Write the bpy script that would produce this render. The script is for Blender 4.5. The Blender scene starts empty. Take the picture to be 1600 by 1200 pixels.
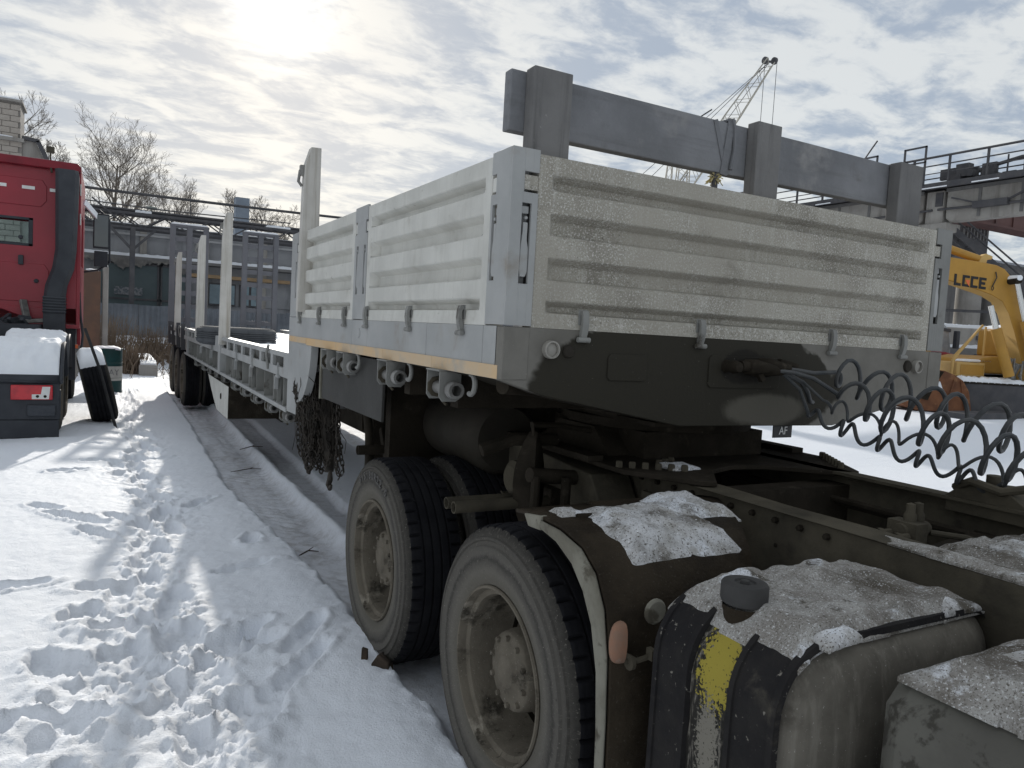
import bpy, math, random
import numpy as np
from mathutils import Vector, Matrix
random.seed(7); RNG = np.random.default_rng(11)
SC = bpy.context.scene; COL = SC.collection

# ------------------------------------------------------------------ camera
yaw, pitch, roll = 0.503, -0.070, 0.056
_f = Vector((math.sin(yaw)*math.cos(pitch), math.cos(yaw)*math.cos(pitch), math.sin(pitch)))
_r = Vector((math.cos(yaw), -math.sin(yaw), 0)); _u = _r.cross(_f)
_r2 = math.cos(roll)*_r + math.sin(roll)*_u; _u2 = -math.sin(roll)*_r + math.cos(roll)*_u
cam = bpy.data.objects.new('camera', bpy.data.cameras.new('camera')); COL.objects.link(cam)
cam.matrix_world = Matrix(((_r2.x, _u2.x, -_f.x, -2.438), (_r2.y, _u2.y, -_f.y, -2.237), (_r2.z, _u2.z, -_f.z, 1.642), (0, 0, 0, 1)))
cam.data.sensor_width = 36; cam.data.lens = 1153.9/1600*36
cam.data.clip_start = 0.05; cam.data.clip_end = 6000
SC.camera = cam

# ------------------------------------------------------------------ light
SUN_EL, SUN_AZ = math.radians(21.5), math.radians(10.4)          # azimuth clockwise from +Y
SUN = Vector((math.sin(SUN_AZ)*math.cos(SUN_EL), math.cos(SUN_AZ)*math.cos(SUN_EL), math.sin(SUN_EL)))
sl = bpy.data.lights.new('sun', 'SUN'); sl.energy = 2.05; sl.angle = math.radians(0.9); sl.color = (1.0, 0.95, 0.87)
so = bpy.data.objects.new('sun', sl); COL.objects.link(so); so.rotation_euler = SUN.to_track_quat('Z', 'Y').to_euler()
so.location = SUN*60
SC.view_settings.view_transform = 'Standard'; SC.view_settings.look = 'None'
SC.view_settings.gamma = 1; SC.view_settings.exposure = 0.58; SC.view_settings.use_curve_mapping = False
SC.render.engine = 'CYCLES'
SC.cycles.max_bounces = 6; SC.cycles.use_denoising = True


class NT:
    """small helper round a node tree"""
    def __init__(s, tree): s.t = tree; s.n = tree.nodes; s.l = tree.links
    def new(s, typ, **kw):
        n = s.n.new(typ)
        for k, v in kw.items(): setattr(n, k, v)
        return n
    def put(s, sock, v):
        if v is None: return
        if isinstance(v, bpy.types.NodeSocket): s.l.new(v, sock)
        elif isinstance(v, (tuple, list)) and len(v) == 3 and sock.type == 'RGBA': sock.default_value = (*v, 1)
        else: sock.default_value = v
    def math(s, op, a, b=None, c=None, clamp=False):
        n = s.new('ShaderNodeMath', operation=op, use_clamp=clamp)
        for i, v in enumerate((a, b, c)): s.put(n.inputs[i], v) if v is not None else None
        return n.outputs[0]
    def vmath(s, op, a, b=None):
        n = s.new('ShaderNodeVectorMath', operation=op); s.put(n.inputs[0], a)
        if b is not None: s.put(n.inputs[1], b)
        return n.outputs['Value'] if op == 'DOT_PRODUCT' else n.outputs[0]
    def noise(s, vec, scale, detail=4, rough=.55, dist=0):
        n = s.new('ShaderNodeTexNoise'); s.put(n.inputs['Vector'], vec)
        n.inputs['Scale'].default_value = scale; n.inputs['Detail'].default_value = detail
        n.inputs['Roughness'].default_value = rough; n.inputs['Distortion'].default_value = dist
        return n.outputs['Fac']
    def rng(s, v, lo, hi, a=0., b=1.):
        n = s.new('ShaderNodeMapRange', interpolation_type='SMOOTHSTEP'); s.put(n.inputs[0], v)
        for i, q in enumerate((lo, hi, a, b)): n.inputs[1+i].default_value = q
        return n.outputs[0]
    def mix(s, f, a, b, mode='MIX'):
        n = s.new('ShaderNodeMix', data_type='RGBA', blend_type=mode); s.put(n.inputs[0], f); s.put(n.inputs[6], a); s.put(n.inputs[7], b)
        return n.outputs[2]


W = bpy.data.worlds.new('World'); SC.world = W; W.use_nodes = True
w = NT(W.node_tree); w.n.clear()
tc = w.new('ShaderNodeTexCoord').outputs['Generated']
sky = w.new('ShaderNodeTexSky', sky_type='NISHITA', sun_disc=False, sun_elevation=SUN_EL, sun_rotation=SUN_AZ)
sep = w.new('ShaderNodeSeparateXYZ'); w.put(sep.inputs[0], tc)
zz = w.math('ADD', w.math('MAXIMUM', sep.outputs[2], 0.0), 0.12)
cmb = w.new('ShaderNodeCombineXYZ'); w.put(cmb.inputs[0], w.math('DIVIDE', sep.outputs[0], zz)); w.put(cmb.inputs[1], w.math('DIVIDE', sep.outputs[1], zz))
mp = w.new('ShaderNodeMapping'); w.put(mp.inputs[0], cmb.outputs[0]); mp.inputs['Rotation'].default_value = (0, 0, math.radians(-62)); mp.inputs['Scale'].default_value = (1.0, 1.5, 1)
pv = mp.outputs[0]
n1 = w.noise(pv, 4.0, 9, .57, .5); n2 = w.noise(pv, 1.1, 3, .5, .2); n3 = w.noise(pv, 17.0, 5, .65, .5)
cov = w.math('ADD', w.math('MULTIPLY', n1, .58), w.math('ADD', w.math('MULTIPLY', n2, .27), w.math('MULTIPLY', n3, .15)))
cl = w.rng(cov, .415, .575)
dt = w.math('MAXIMUM', w.vmath('DOT_PRODUCT', tc, tuple(SUN)), 0.0)
g1 = w.math('POWER', dt, 26.0); g2 = w.math('POWER', dt, 170.0); g3 = w.math('POWER', dt, 900.0)
gap = w.mix(g1, (2.6, 3.02, 3.62), (2.95, 3.3, 3.75)); pale = w.mix(g1, (4.95, 5.1, 5.1), (5.1, 5.15, 5.0))
cc = w.mix(cl, gap, pale)
glow = w.math('ADD', w.math('MULTIPLY', g2, .15), w.math('MULTIPLY', g3, 4.5))
glow = w.math('MULTIPLY', glow, w.rng(cov, .30, .62, .45, 1.2))
gl = w.new('ShaderNodeCombineXYZ'); [w.put(gl.inputs[i], w.math('MULTIPLY', glow, k)) for i, k in enumerate((1., .97, .88))]
cc = w.mix(1.0, cc, gl.outputs[0], 'ADD')
cc = w.mix(0.92, sky.outputs[0], cc)
bg = w.new('ShaderNodeBackground'); w.put(bg.inputs[0], cc); bg.inputs[1].default_value = 0.1
w.l.new(bg.outputs[0], w.new('ShaderNodeOutputWorld').inputs[0])


# ------------------------------------------------------------------ materials
MATS = {}
def mk(name, base, base2=None, scale=5., rough=.75, metal=0., bump=.15, bscale=55., dirt=(), speck=(), streak=None, spec=.35, grad=None, blobs=(), wash=()):
    """painted / dusty / rusty surface: two tones, layers of dirt (colour, scale, lo, hi), fine specks, vertical run marks"""
    m = bpy.data.materials.new(name); m.use_nodes = True; t = NT(m.node_tree)
    bs = t.n['Principled BSDF']
    co = t.new('ShaderNodeTexCoord').outputs['Object']
    c = base
    if base2: c = t.mix(t.rng(t.noise(co, scale, 6, .6), .35, .65), base, base2)
    if streak:
        mpn = t.new('ShaderNodeMapping'); t.put(mpn.inputs[0], co); mpn.inputs['Scale'].default_value = streak[2] if len(streak) > 2 else (26, 26, 1.3)
        c = t.mix(t.rng(t.noise(mpn.outputs[0], 1., 5, .65), .48, .72, 0, streak[1]), c, streak[0])
    rr = rough
    for (dc, ds, lo, hi) in dirt:
        f = t.rng(t.noise(co, ds, 7, .62, .3), lo, hi)
        if grad and dc is grad[0]:                       # stain with its own place: heavier below grad z
            sp = t.new('ShaderNodeSeparateXYZ'); t.put(sp.inputs[0], co)
            f = t.rng(t.math('ADD', t.noise(co, ds, 5, .55, .2), t.math('MULTIPLY', t.math('SUBTRACT', grad[1], sp.outputs[2]), grad[2])), lo, hi)
        c = t.mix(f, c, dc)
    for (dc, ce, ra, ds, amp, lo, hi) in blobs:           # stains with a place of their own
        q = t.new('ShaderNodeVectorMath', operation='LENGTH'); t.put(q.inputs[0], t.vmath('DIVIDE', t.vmath('SUBTRACT', co, ce), ra))
        f = t.math('ADD', t.math('SUBTRACT', 1.0, q.outputs['Value']), t.math('MULTIPLY', t.math('SUBTRACT', t.noise(co, ds, 5, .6, .3), .5), amp))
        c = t.mix(t.rng(f, lo, hi), c, dc)
    for (dc, ds, lo, hi) in speck:
        c = t.mix(t.rng(t.noise(co, ds, 3, .7), lo, hi), c, dc)
    for (dc, ds, lo, hi, am) in wash:                     # thin film over everything, in drifts
        c = t.mix(t.rng(t.noise(co, ds, 6, .6, .4), lo, hi, 0, am), c, dc)
    t.put(bs.inputs['Base Color'], c)
    bs.inputs['Roughness'].default_value = rough; bs.inputs['Metallic'].default_value = metal
    bs.inputs['Specular IOR Level'].default_value = spec
    if bump:
        bn = t.new('ShaderNodeBump'); bn.inputs['Strength'].default_value = bump; bn.inputs['Distance'].default_value = .01
        t.put(bn.inputs['Height'], t.noise(co, bscale, 6, .65)); t.l.new(bn.outputs[0], bs.inputs['Normal'])
    MATS[name] = m
    return m

MUD = (.115, .10, .08); MUDD = (.045, .04, .032); DUST = (.27, .245, .21)
GREY = mk('grey_paint', (.385, .388, .38), (.325, .33, .325), 3, .55, bump=.06, dirt=((DUST, 4, .56, .75),), speck=(((.42, .42, .41), 140, .68, .76),))
GREYF = mk('grey_paint_soiled', (.25, .25, .235), (.20, .198, .185), 3, .6, bump=.1, dirt=(((.07, .062, .05), 3.6, .58, .66), (DUST, 9, .62, .78)))
NOSE = mk('nose_paint_muddy', (.20, .19, .17), (.155, .147, .13), 4, .55, bump=.15, speck=(((.30, .28, .25), 90, .68, .76),), blobs=(((.036, .033, .026), (-.32, -7, 1.50), (.84, .6, .30), 3.2, .55, .02, .07), ((.11, .102, .084), (.04, -7, 1.40), (.26, .5, .08), 4, .9, .0, .3), ((.022, .020, .017), (-.1, -7, 1.58), (.16, .4, .08), 9, .8, .0, .2)), spec=.07)
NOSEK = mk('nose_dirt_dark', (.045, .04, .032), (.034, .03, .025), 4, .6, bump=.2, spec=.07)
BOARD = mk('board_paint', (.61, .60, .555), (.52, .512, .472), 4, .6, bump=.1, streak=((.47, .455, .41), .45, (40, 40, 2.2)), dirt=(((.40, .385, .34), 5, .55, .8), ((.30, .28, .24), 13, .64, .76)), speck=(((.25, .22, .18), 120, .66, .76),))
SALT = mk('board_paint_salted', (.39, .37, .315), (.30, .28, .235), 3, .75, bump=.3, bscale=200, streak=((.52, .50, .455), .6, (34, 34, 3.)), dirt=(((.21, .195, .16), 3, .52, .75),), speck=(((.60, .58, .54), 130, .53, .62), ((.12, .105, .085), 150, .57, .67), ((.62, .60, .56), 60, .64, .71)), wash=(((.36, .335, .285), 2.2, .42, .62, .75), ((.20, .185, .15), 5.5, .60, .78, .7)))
DARK = mk('dirty_frame', (.036, .030, .023), (.022, .0185, .014), 5, .8, bump=.5, dirt=(((.055, .047, .036), 7, .56, .72),), speck=(((.10, .088, .07), 70, .68, .76),), spec=.07)
DARK2 = mk('dirty_frame_pale', (.098, .086, .064), (.062, .055, .042), 5, .85, bump=.4, dirt=((MUDD, 5, .58, .7),), speck=(((.03, .027, .024), 70, .70, .76),), spec=.07)
WHEEL = mk('muddy_rim', (.165, .145, .115), (.12, .105, .083), 7, .85, bump=.35, bscale=70, dirt=((MUDD, 6, .54, .66), ((.30, .27, .22), 5, .6, .72), ((.06, .05, .038), 22, .60, .72)), speck=(((.34, .31, .27), 120, .64, .72),), spec=.07)
SIDEW = mk('tyre_sidewall_dusty', (.185, .177, .165), (.13, .124, .117), 9, .85, bump=.25, bscale=90, dirt=(((.055, .053, .05), 5, .48, .66), ((.27, .255, .23), 9, .60, .70), ((.05, .048, .046), 26, .60, .72)), speck=(((.34, .325, .30), 90, .66, .74), ((.05, .048, .046), 60, .68, .75)))
def sidewall():
    m = bpy.data.materials.new('tyre_sidewall'); m.use_nodes = True; t = NT(m.node_tree); bs = t.n['Principled BSDF']; co = t.new('ShaderNodeTexCoord').outputs['Object']
    sp = t.new('ShaderNodeSeparateXYZ'); t.put(sp.inputs[0], co)
    r = t.math('SQRT', t.math('ADD', t.math('POWER', sp.outputs[1], 2.), t.math('POWER', sp.outputs[2], 2.)))
    an = t.math('ARCTAN2', sp.outputs[1], sp.outputs[2]); pc = t.new('ShaderNodeCombineXYZ'); t.put(pc.inputs[0], t.math('MULTIPLY', r, 7.)); t.put(pc.inputs[1], t.math('MULTIPLY', an, 5.)); t.put(pc.inputs[2], sp.outputs[0])
    ra = t.math('ADD', r, t.math('ADD', t.math('MULTIPLY', t.math('SUBTRACT', t.noise(co, 6, 6, .65), .5), .038), t.math('MULTIPLY', t.math('SUBTRACT', t.noise(co, 40, 5, .7), .5), .035)))
    cr = t.new('ShaderNodeValToRGB'); t.put(cr.inputs[0], t.math('MULTIPLY', ra, 1/.515)); el = cr.color_ramp.elements
    el[0].position = .56; el[0].color = (.175, .162, .142, 1); el[1].position = 1.0; el[1].color = (.04, .038, .036, 1)
    for p, c in ((.63, (.16, .15, .13)), (.68, (.175, .164, .146)), (.745, (.115, .109, .099)), (.77, (.075, .071, .066)), (.80, (.145, .137, .124)), (.88, (.125, .118, .108)), (.935, (.075, .071, .065))): e = el.new(p); e.color = (*c, 1)
    c = cr.outputs[0]
    c = t.mix(t.rng(t.noise(pc.outputs[0], 9, 6, .7), .56, .72, 0, .7), c, (.27, .25, .22)); c = t.mix(t.rng(t.noise(co, 75, 4, .75), .62, .72, 0, .8), c, (.05, .047, .043)); c = t.mix(t.rng(t.noise(co, 120, 3, .7), .66, .74), c, (.33, .315, .285))
    c = t.mix(1.0, c, (.80, .79, .77), 'MULTIPLY'); t.put(bs.inputs['Base Color'], c); bs.inputs['Roughness'].default_value = .9; bs.inputs['Specular IOR Level'].default_value = .08
    bn = t.new('ShaderNodeBump'); bn.inputs['Strength'].default_value = .5; bn.inputs['Distance'].default_value = .006; t.put(bn.inputs['Height'], t.math('ADD', t.noise(co, 60, 6, .7), t.noise(pc.outputs[0], 14, 4, .6))); t.l.new(bn.outputs[0], bs.inputs['Normal'])
    return m
SIDEW = sidewall()
TREAD = mk('tyre_tread', (.018, .018, .020), (.012, .012, .014), 8, .9, bump=.3, speck=(((.2, .2, .2), 60, .74, .78),), spec=.07)
RUBBER = mk('black_rubber', (.028, .028, .03), (.04, .039, .038), 8, .7, bump=.15)
STEEL = mk('worn_steel', (.27, .265, .25), (.18, .175, .165), 12, .45, .5, bump=.1)
CHAIN = mk('grimy_chain', (.030, .026, .022), (.055, .046, .037), 12, .7, .3, bump=.3)
STRIPE = mk('faded_orange_tape', (.62, .42, .22), (.54, .43, .30), 2.4, .5, bump=.04, dirt=(((.40, .36, .30), 5, .5, .72),))
WOOD = mk('weathered_timber', (.185, .18, .175), (.135, .132, .13), 2.5, .85, bump=.3, streak=((.10, .097, .094), .8, (30, 30, 1.6)), speck=(((.28, .27, .26), 45, .68, .78),))
WOODH = mk('weathered_plank', (.215, .218, .228), (.155, .158, .166), 2.5, .85, bump=.3, streak=((.12, .12, .123), .5, (1.8, 26, 26)), dirt=(((.26, .255, .25), 4, .56, .75), ((.12, .118, .118), 7, .6, .8)), speck=(((.25, .24, .23), 55, .70, .78),))
STAKE = mk('stake_pale_wood', (.56, .54, .50), (.47, .45, .41), 3, .8, bump=.2, streak=((.30, .265, .215), .75, (34, 34, 1.2)), speck=(((.30, .27, .23), 60, .68, .76),))
RED = mk('red_paint', (.30, .020, .034), (.255, .018, .030), 2, .35, bump=.0, spec=.5, dirt=(((.33, .05, .06), 4, .6, .9),))
REDD = mk('dark_red_paint', (.20, .012, .022), (.15, .01, .018), 3, .4, bump=0)
BLKP = mk('black_plastic', (.030, .033, .040), (.042, .046, .054), 4, .6, bump=.06, dirt=(((.10, .10, .105), 5, .62, .85),))
FEND = mk('fender_muddy', (.040, .031, .021), (.022, .017, .012), 6, .55, bump=.7, dirt=(((.012, .011, .009), 6, .58, .75),), speck=(((.075, .068, .055), 120, .62, .72),), blobs=(((.115, .105, .075), (-1.0, .80, .62), (.10, .2, .34), 7, .35, .0, .06),), spec=.07)
FENDL = mk('fender_lip_pale', (.24, .23, .19), (.16, .15, .12), 6, .7, bump=.25, dirt=(((.10, .09, .07), 9, .56, .66),), spec=.07)
TANKE = mk('tank_end_dusty', (.16, .146, .122), (.11, .10, .084), 5, .7, bump=.3, streak=((.23, .212, .18), .6, (30, 30, 2.5)), dirt=(((.06, .053, .043), 4, .52, .75),), speck=(((.36, .34, .31), 150, .64, .74),), spec=.07)
TANKS = mk('tank_side_dark', (.034, .031, .028), (.022, .020, .018), 8, .65, bump=.25, speck=(((.30, .28, .25), 80, .66, .73),), dirt=(((.15, .14, .12), 9, .66, .8),), spec=.07)
STRAP = mk('strap_rubber', (.018, .017, .018), (.028, .026, .025), 7, .7, bump=.35, speck=(((.20, .185, .16), 55, .64, .74),), dirt=(((.07, .063, .052), 9, .58, .75),), spec=.07)
YSTK = mk('worn_yellow_sticker', (.030, .028, .025), (.020, .019, .017), 9, .6, bump=.2, streak=((.30, .275, .235), .8, (90, 90, 16)), blobs=(((.33, .27, .05), (-1.19, .478, .955), (.6, .060, .110), 95, 2.6, .05, .22), ((.20, .185, .155), (-1.19, .485, .77), (.6, .045, .12), 110, 2.4, .15, .35)), speck=(((.03, .027, .022), 110, .60, .68),), spec=.07)
BOX = mk('box_grey_mud', (.135, .13, .113), (.105, .10, .088), 4, .75, bump=.25, dirt=(((.06, .056, .048), 3.2, .56, .59), ((.34, .325, .29), 16, .70, .73)), spec=.07)
GRIT = mk('gritty_snow', (.44, .425, .40), (.27, .25, .225), 12, .9, bump=1., bscale=90, dirt=(((.82, .84, .88), 5.5, .585, .66), ((.11, .095, .075), 3.4, .48, .66), ((.09, .078, .06), 11, .56, .68)), speck=(((.12, .105, .085), 230, .52, .66), ((.74, .74, .74), 170, .56, .68)))
SNOWC = mk('clean_snow', (.86, .88, .91), (.82, .845, .885), 6, .65, bump=.35, bscale=60, spec=.3)
ICE = mk('snow_patch', (.66, .66, .67), (.40, .385, .36), 11, .8, bump=.9, bscale=90, dirt=(((.80, .82, .86), 6, .54, .64), ((.10, .087, .068), 4.5, .52, .66)), speck=(((.10, .088, .07), 150, .55, .64), ((.84, .84, .85), 120, .60, .68)))
AMBER = mk('amber_lens_dusty', (.25, .13, .08), (.19, .125, .09), 14, .6, bump=.2, dirt=(((.24, .20, .16), 18, .55, .7),))
LENSR = mk('red_lens', (.55, .02, .03), (.42, .015, .025), 10, .25, bump=0, spec=.6)
WHITE = mk('white_plastic', (.75, .75, .73), (.66, .66, .64), 8, .45, bump=.03)
POSTD = mk('post_paint_soiled', (.225, .225, .215), (.18, .18, .17), 3, .6, bump=.1, dirt=(((.12, .112, .098), 5, .55, .75),))
GREYT = mk('bald_grey_tyre', (.085, .09, .098), (.06, .064, .07), 3, .8, bump=.05)
YEL = mk('yellow_paint', (.46, .25, .045), (.40, .215, .04), 2, .45, bump=.04, dirt=(((.42, .28, .08), 4, .6, .85),))
YELP = mk('yellow_paint_pale', (.58, .38, .13), (.52, .34, .12), 2, .5, bump=.04)
RUST = mk('rusty_steel', (.20, .085, .04), (.13, .055, .028), 4, .8, bump=.3, dirt=(((.30, .15, .07), 6, .55, .75),))
CHROME = mk('cylinder_rod', (.62, .62, .60), None, 5, .2, .9, bump=0)
CONC = mk('concrete', (.34, .325, .30), (.27, .255, .235), 1.2, .9, bump=.3, bscale=18, streak=((.17, .155, .14), .7, (2.2, 2.2, .3)))
CONCD = mk('concrete_dark', (.20, .195, .19), (.15, .148, .145), 1., .9, bump=.3, bscale=14, streak=((.10, .098, .095), .7, (1.6, 1.6, .25)))
STRUCT = mk('dark_steelwork', (.062, .062, .068), (.09, .087, .09), 2, .7, bump=.15)
BROWN = mk('red_brown_girder', (.115, .055, .048), (.085, .042, .038), 1, .7, bump=.15)
BRICK = mk('pale_block', (.40, .36, .315), (.31, .28, .25), 1.4, .9, bump=.35, bscale=30)
MORTAR = mk('mortar', (.27, .25, .23), (.22, .205, .19), 3, .95, bump=.3)
CORR = mk('corrugated_fence', (.17, .185, .205), (.11, .12, .135), .8, .65, bump=.05, streak=((.11, .12, .135), .6, (3, 3, .4)))
GATEM = mk('dark_green_metal', (.062, .085, .09), (.08, .105, .11), .7, .6, bump=.05)
WALLG = mk('grey_wall_panel', (.32, .325, .335), (.25, .255, .265), .5, .9, bump=.2, bscale=10, streak=((.09, .092, .10), .7, (1, 1, .2)))
RAMPM = mk('ramp_grey', (.15, .153, .168), (.12, .123, .137), 1.5, .6, bump=.05)
BARK = mk('bare_bark', (.15, .13, .11), (.19, .165, .14), 1, .9, bump=.2)
DRY = mk('dry_weeds', (.20, .15, .105), (.14, .105, .08), 2, .95, bump=0)
GREEN = mk('drum_green', (.014, .075, .075), (.02, .06, .06), 4, .5, bump=.06, dirt=(((.15, .09, .05), 6, .66, .78),))
LETTER = mk('dark_lettering', (.02, .02, .022), None, 5, .6, bump=0)
ORNG = mk('orange_print', (.75, .17, .06), None, 5, .6, bump=0)
HOSE = mk('hose_grey', (.050, .054, .058), (.075, .076, .076), 14, .5, bump=.1)
ROPE = mk('frayed_rope', (.50, .42, .20), (.40, .36, .22), 14, .9, bump=.3)
GLASSD = mk('dim_glass', (.05, .06, .065), (.09, .105, .11), 1.1, .08, bump=0, spec=.8)
PANEB = mk('blue_grey_pane', (.16, .24, .28), (.09, .14, .17), .7, .15, bump=0, spec=.6)
TRUCKG = mk('pale_windscreen', (.34, .37, .40), (.22, .25, .28), 2.2, .12, bump=0, spec=.7)

def glass():
    m = bpy.data.materials.new('clear_window'); m.use_nodes = True; t = NT(m.node_tree); bs = t.n['Principled BSDF']
    bs.inputs['Base Color'].default_value = (.75, .85, .85, 1); bs.inputs['Roughness'].default_value = .03
    bs.inputs['Transmission Weight'].default_value = 1; bs.inputs['IOR'].default_value = 1.05
    return m
GLASS = glass()

# ------------------------------------------------------------------ mesh builder
class MB:
    def __init__(s): s.v = []; s.f = []
    def add(s, vs, fs):
        o = len(s.v); s.v += [tuple(p) for p in vs]; s.f += [tuple(i+o for i in f) for f in fs]; return s
    def box(s, x0, x1, y0, y1, z0, z1):
        return s.add([(x0, y0, z0), (x1, y0, z0), (x1, y1, z0), (x0, y1, z0), (x0, y0, z1), (x1, y0, z1), (x1, y1, z1), (x0, y1, z1)],
                     [(0, 3, 2, 1), (4, 5, 6, 7), (0, 1, 5, 4), (1, 2, 6, 5), (2, 3, 7, 6), (3, 0, 4, 7)])
    def bar(s, p, q, a, b, up=(0, 0, 1)):
        """beam from p to q, a wide, b high"""
        p = Vector(p); q = Vector(q); d = (q-p).normalized(); u = Vector(up)
        if abs(d.dot(u)) > .98: u = Vector((0, 1, 0))
        sx = d.cross(u).normalized()*a/2; sz = sx.cross(d).normalized()*b/2
        c = [p-sx-sz, p+sx-sz, p+sx+sz, p-sx+sz, q-sx-sz, q+sx-sz, q+sx+sz, q-sx+sz]
        return s.add(c, [(0, 1, 2, 3), (7, 6, 5, 4), (0, 4, 5, 1), (1, 5, 6, 2), (2, 6, 7, 3), (3, 7, 4, 0)])
    def prism(s, poly, ext):
        """poly: list of 3d points (planar); ext: extrusion vector"""
        n = len(poly); e = Vector(ext); a = [Vector(p) for p in poly]
        fs = [tuple(range(n))[::-1], tuple(range(n, 2*n))] + [(i, (i+1) % n, n+(i+1) % n, n+i) for i in range(n)]
        return s.add(a+[p+e for p in a], fs)
    def tube(s, pts, r, n=8, cap=True, closed=False):
        P = [Vector(p) for p in pts]; m = len(P); R = r if isinstance(r, (list, tuple)) else [r]*m
        T = [((P[(i+1) % m]-P[i-1]) if closed else (P[min(i+1, m-1)]-P[max(i-1, 0)])).normalized() for i in range(m)]
        u = T[0].orthogonal().normalized(); vs = []; fs = []
        for i in range(m):
            u = (u-T[i]*u.dot(T[i]));  u = u.normalized() if u.length > 1e-6 else T[i].orthogonal().normalized()
            b = T[i].cross(u)
            for k in range(n):
                a = 2*math.pi*k/n; vs.append(P[i]+(u*math.cos(a)+b*math.sin(a))*R[i])
        for i in range(m if closed else m-1):
            j = (i+1) % m
            for k in range(n): fs.append((i*n+k, i*n+(k+1) % n, j*n+(k+1) % n, j*n+k))
        if cap and not closed: fs += [tuple(range(n))[::-1], tuple(range((m-1)*n, m*n))]
        return s.add(vs, fs)
    def lathe(s, prof, o=(0, 0, 0), ax='x', n=32, a0=0., a1=2*math.pi, rad=None):
        """prof: list of (radius, along axis); closes in angle when full turn"""
        full = abs(a1-a0-2*math.pi) < 1e-6; m = n if full else n+1; vs = []; fs = []
        for k in range(m):
            a = a0+(a1-a0)*k/n; ca, sa = math.cos(a), math.sin(a)
            for j, (r, h) in enumerate(prof):
                rr = rad(r, h, k, j) if rad else r
                vs.append({'x': (o[0]+h, o[1]+rr*ca, o[2]+rr*sa), 'y': (o[0]-rr*ca, o[1]+h, o[2]+rr*sa), 'z': (o[0]+rr*ca, o[1]+rr*sa, o[2]+h)}[ax])
        q = len(prof)
        for k in range(n):
            k2 = (k+1) % m
            for j in range(q-1): fs.append((k*q+j, k*q+j+1, k2*q+j+1, k2*q+j))
        return s.add(vs, fs)
    def grid(s, P):
        """P: rows of 3d points"""
        a, b = len(P), len(P[0])
        return s.add([p for row in P for p in row], [(i*b+j, i*b+j+1, (i+1)*b+j+1, (i+1)*b+j) for i in range(a-1) for j in range(b-1)])

ORG = {}
def fin(mb, name, mat, parent=None, bevel=0., ang=38., local=False, loc=None):
    me = bpy.data.meshes.new(name)
    o = bpy.data.objects.new(name, me); COL.objects.link(o)
    if parent is not None:
        o.parent = parent; ORG[o.name] = ORG.get(parent.name, (0, 0, 0))
    g = Vector((0, 0, 0)) if local else Vector(ORG.get(o.name, (0, 0, 0)))
    if loc is not None: o.location = Vector(loc)-g; ORG[o.name] = tuple(loc); g = Vector((0, 0, 0))    # vertices already round loc
    me.from_pydata([tuple(Vector(p)-g) for p in mb.v], [], mb.f)
    me.materials.append(mat)
    me.shade_smooth(); me.set_sharp_from_angle(angle=math.radians(ang))
    if bevel:
        b = o.modifiers.new('edge', 'BEVEL'); b.width = bevel; b.segments = 2; b.limit_method = 'ANGLE'; b.angle_limit = math.radians(50)
    return o

def thing(name, label, cat, loc=(0, 0, 0), group=None):
    o = bpy.data.objects.new(name, None); COL.objects.link(o); o.location = loc; o.empty_display_size = .1
    ORG[o.name] = tuple(loc); o['label'] = label; o['category'] = cat; o['kind'] = 'thing'
    if group: o['group'] = group
    return o
def tag(o, label=None, cat=None, group=None, kind=None):
    for k, v in (('label', label), ('category', cat), ('group', group), ('kind', kind)):
        if v: o[k] = v
    if cat and not kind: o['kind'] = 'thing'
    return o
def copy_tree(o, parent=None):
    c = o.copy(); COL.objects.link(c)
    if parent is not None: c.parent = parent
    for ch in list(o.children): copy_tree(ch, c)
    return c

# value noise for geometry
_PERM = RNG.random((256, 256))
def vn(x, y):
    x = np.asarray(x, float); y = np.asarray(y, float)
    xi = np.floor(x).astype(int); yi = np.floor(y).astype(int); fx = x-xi; fy = y-yi
    fx = fx*fx*(3-2*fx); fy = fy*fy*(3-2*fy); g = lambda a, b: _PERM[a & 255, b & 255]
    return (g(xi, yi)*(1-fx)+g(xi+1, yi)*fx)*(1-fy)+(g(xi, yi+1)*(1-fx)+g(xi+1, yi+1)*fx)*fy
def fbm(x, y, o=4, g=.5):
    s = 0; a = 1; t = 0
    for i in range(o): s = s+a*vn(x*2**i+17*i, y*2**i+31*i); t += a; a *= g
    return s/t
# ------------------------------------------------------------------ ground: one snow sheet to the horizon
def axis(a, b, st, lo, hi, g=1.07):
    c = list(np.arange(a, b, st)); s = st; x = c[-1]; out = []
    while x < hi: s = min(s*g, 60); x += s; out.append(x)
    s = st; x = a; left = []
    while x > lo: s = min(s*g, 60); x -= s; left.append(x)
    return np.array(left[::-1]+c+out)
GX = axis(-3.7, -.35, .017, -700, 700, 1.075)
GY = axis(.35, 6.2, .019, -60, 1500, 1.022)
X, Y = np.meshgrid(GX, GY)
def big(x, y):
    h = .05*(fbm(x/2.6, y/2.6, 3)-.5)+.03*(fbm(x/.7+9, y/.9+4, 3)-.5)
    h = h+.20*np.clip((x-9)/5, 0, 1)+.06*(fbm(x/1.4+30, y/1.1+7, 3)-.5)*np.clip((x-2)/2, 0, 1)*np.clip((40-x)/20, 0, 1)+.45*np.clip((y-24)/14, 0, 1)
    return h
H = big(X, Y)
fine = .012*(fbm(X/.16, Y/.16, 4)-.5)+.006*(fbm(X/.04+3, Y/.05, 2)-.5)
wob = .07*(fbm(X*0+3.3, Y/.45, 3)-.5)+.05*(fbm(X/.2, Y/.12+40, 3)-.5)
sm = lambda t: np.clip(t, 0, 1)**2*(3-2*np.clip(t, 0, 1))
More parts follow.
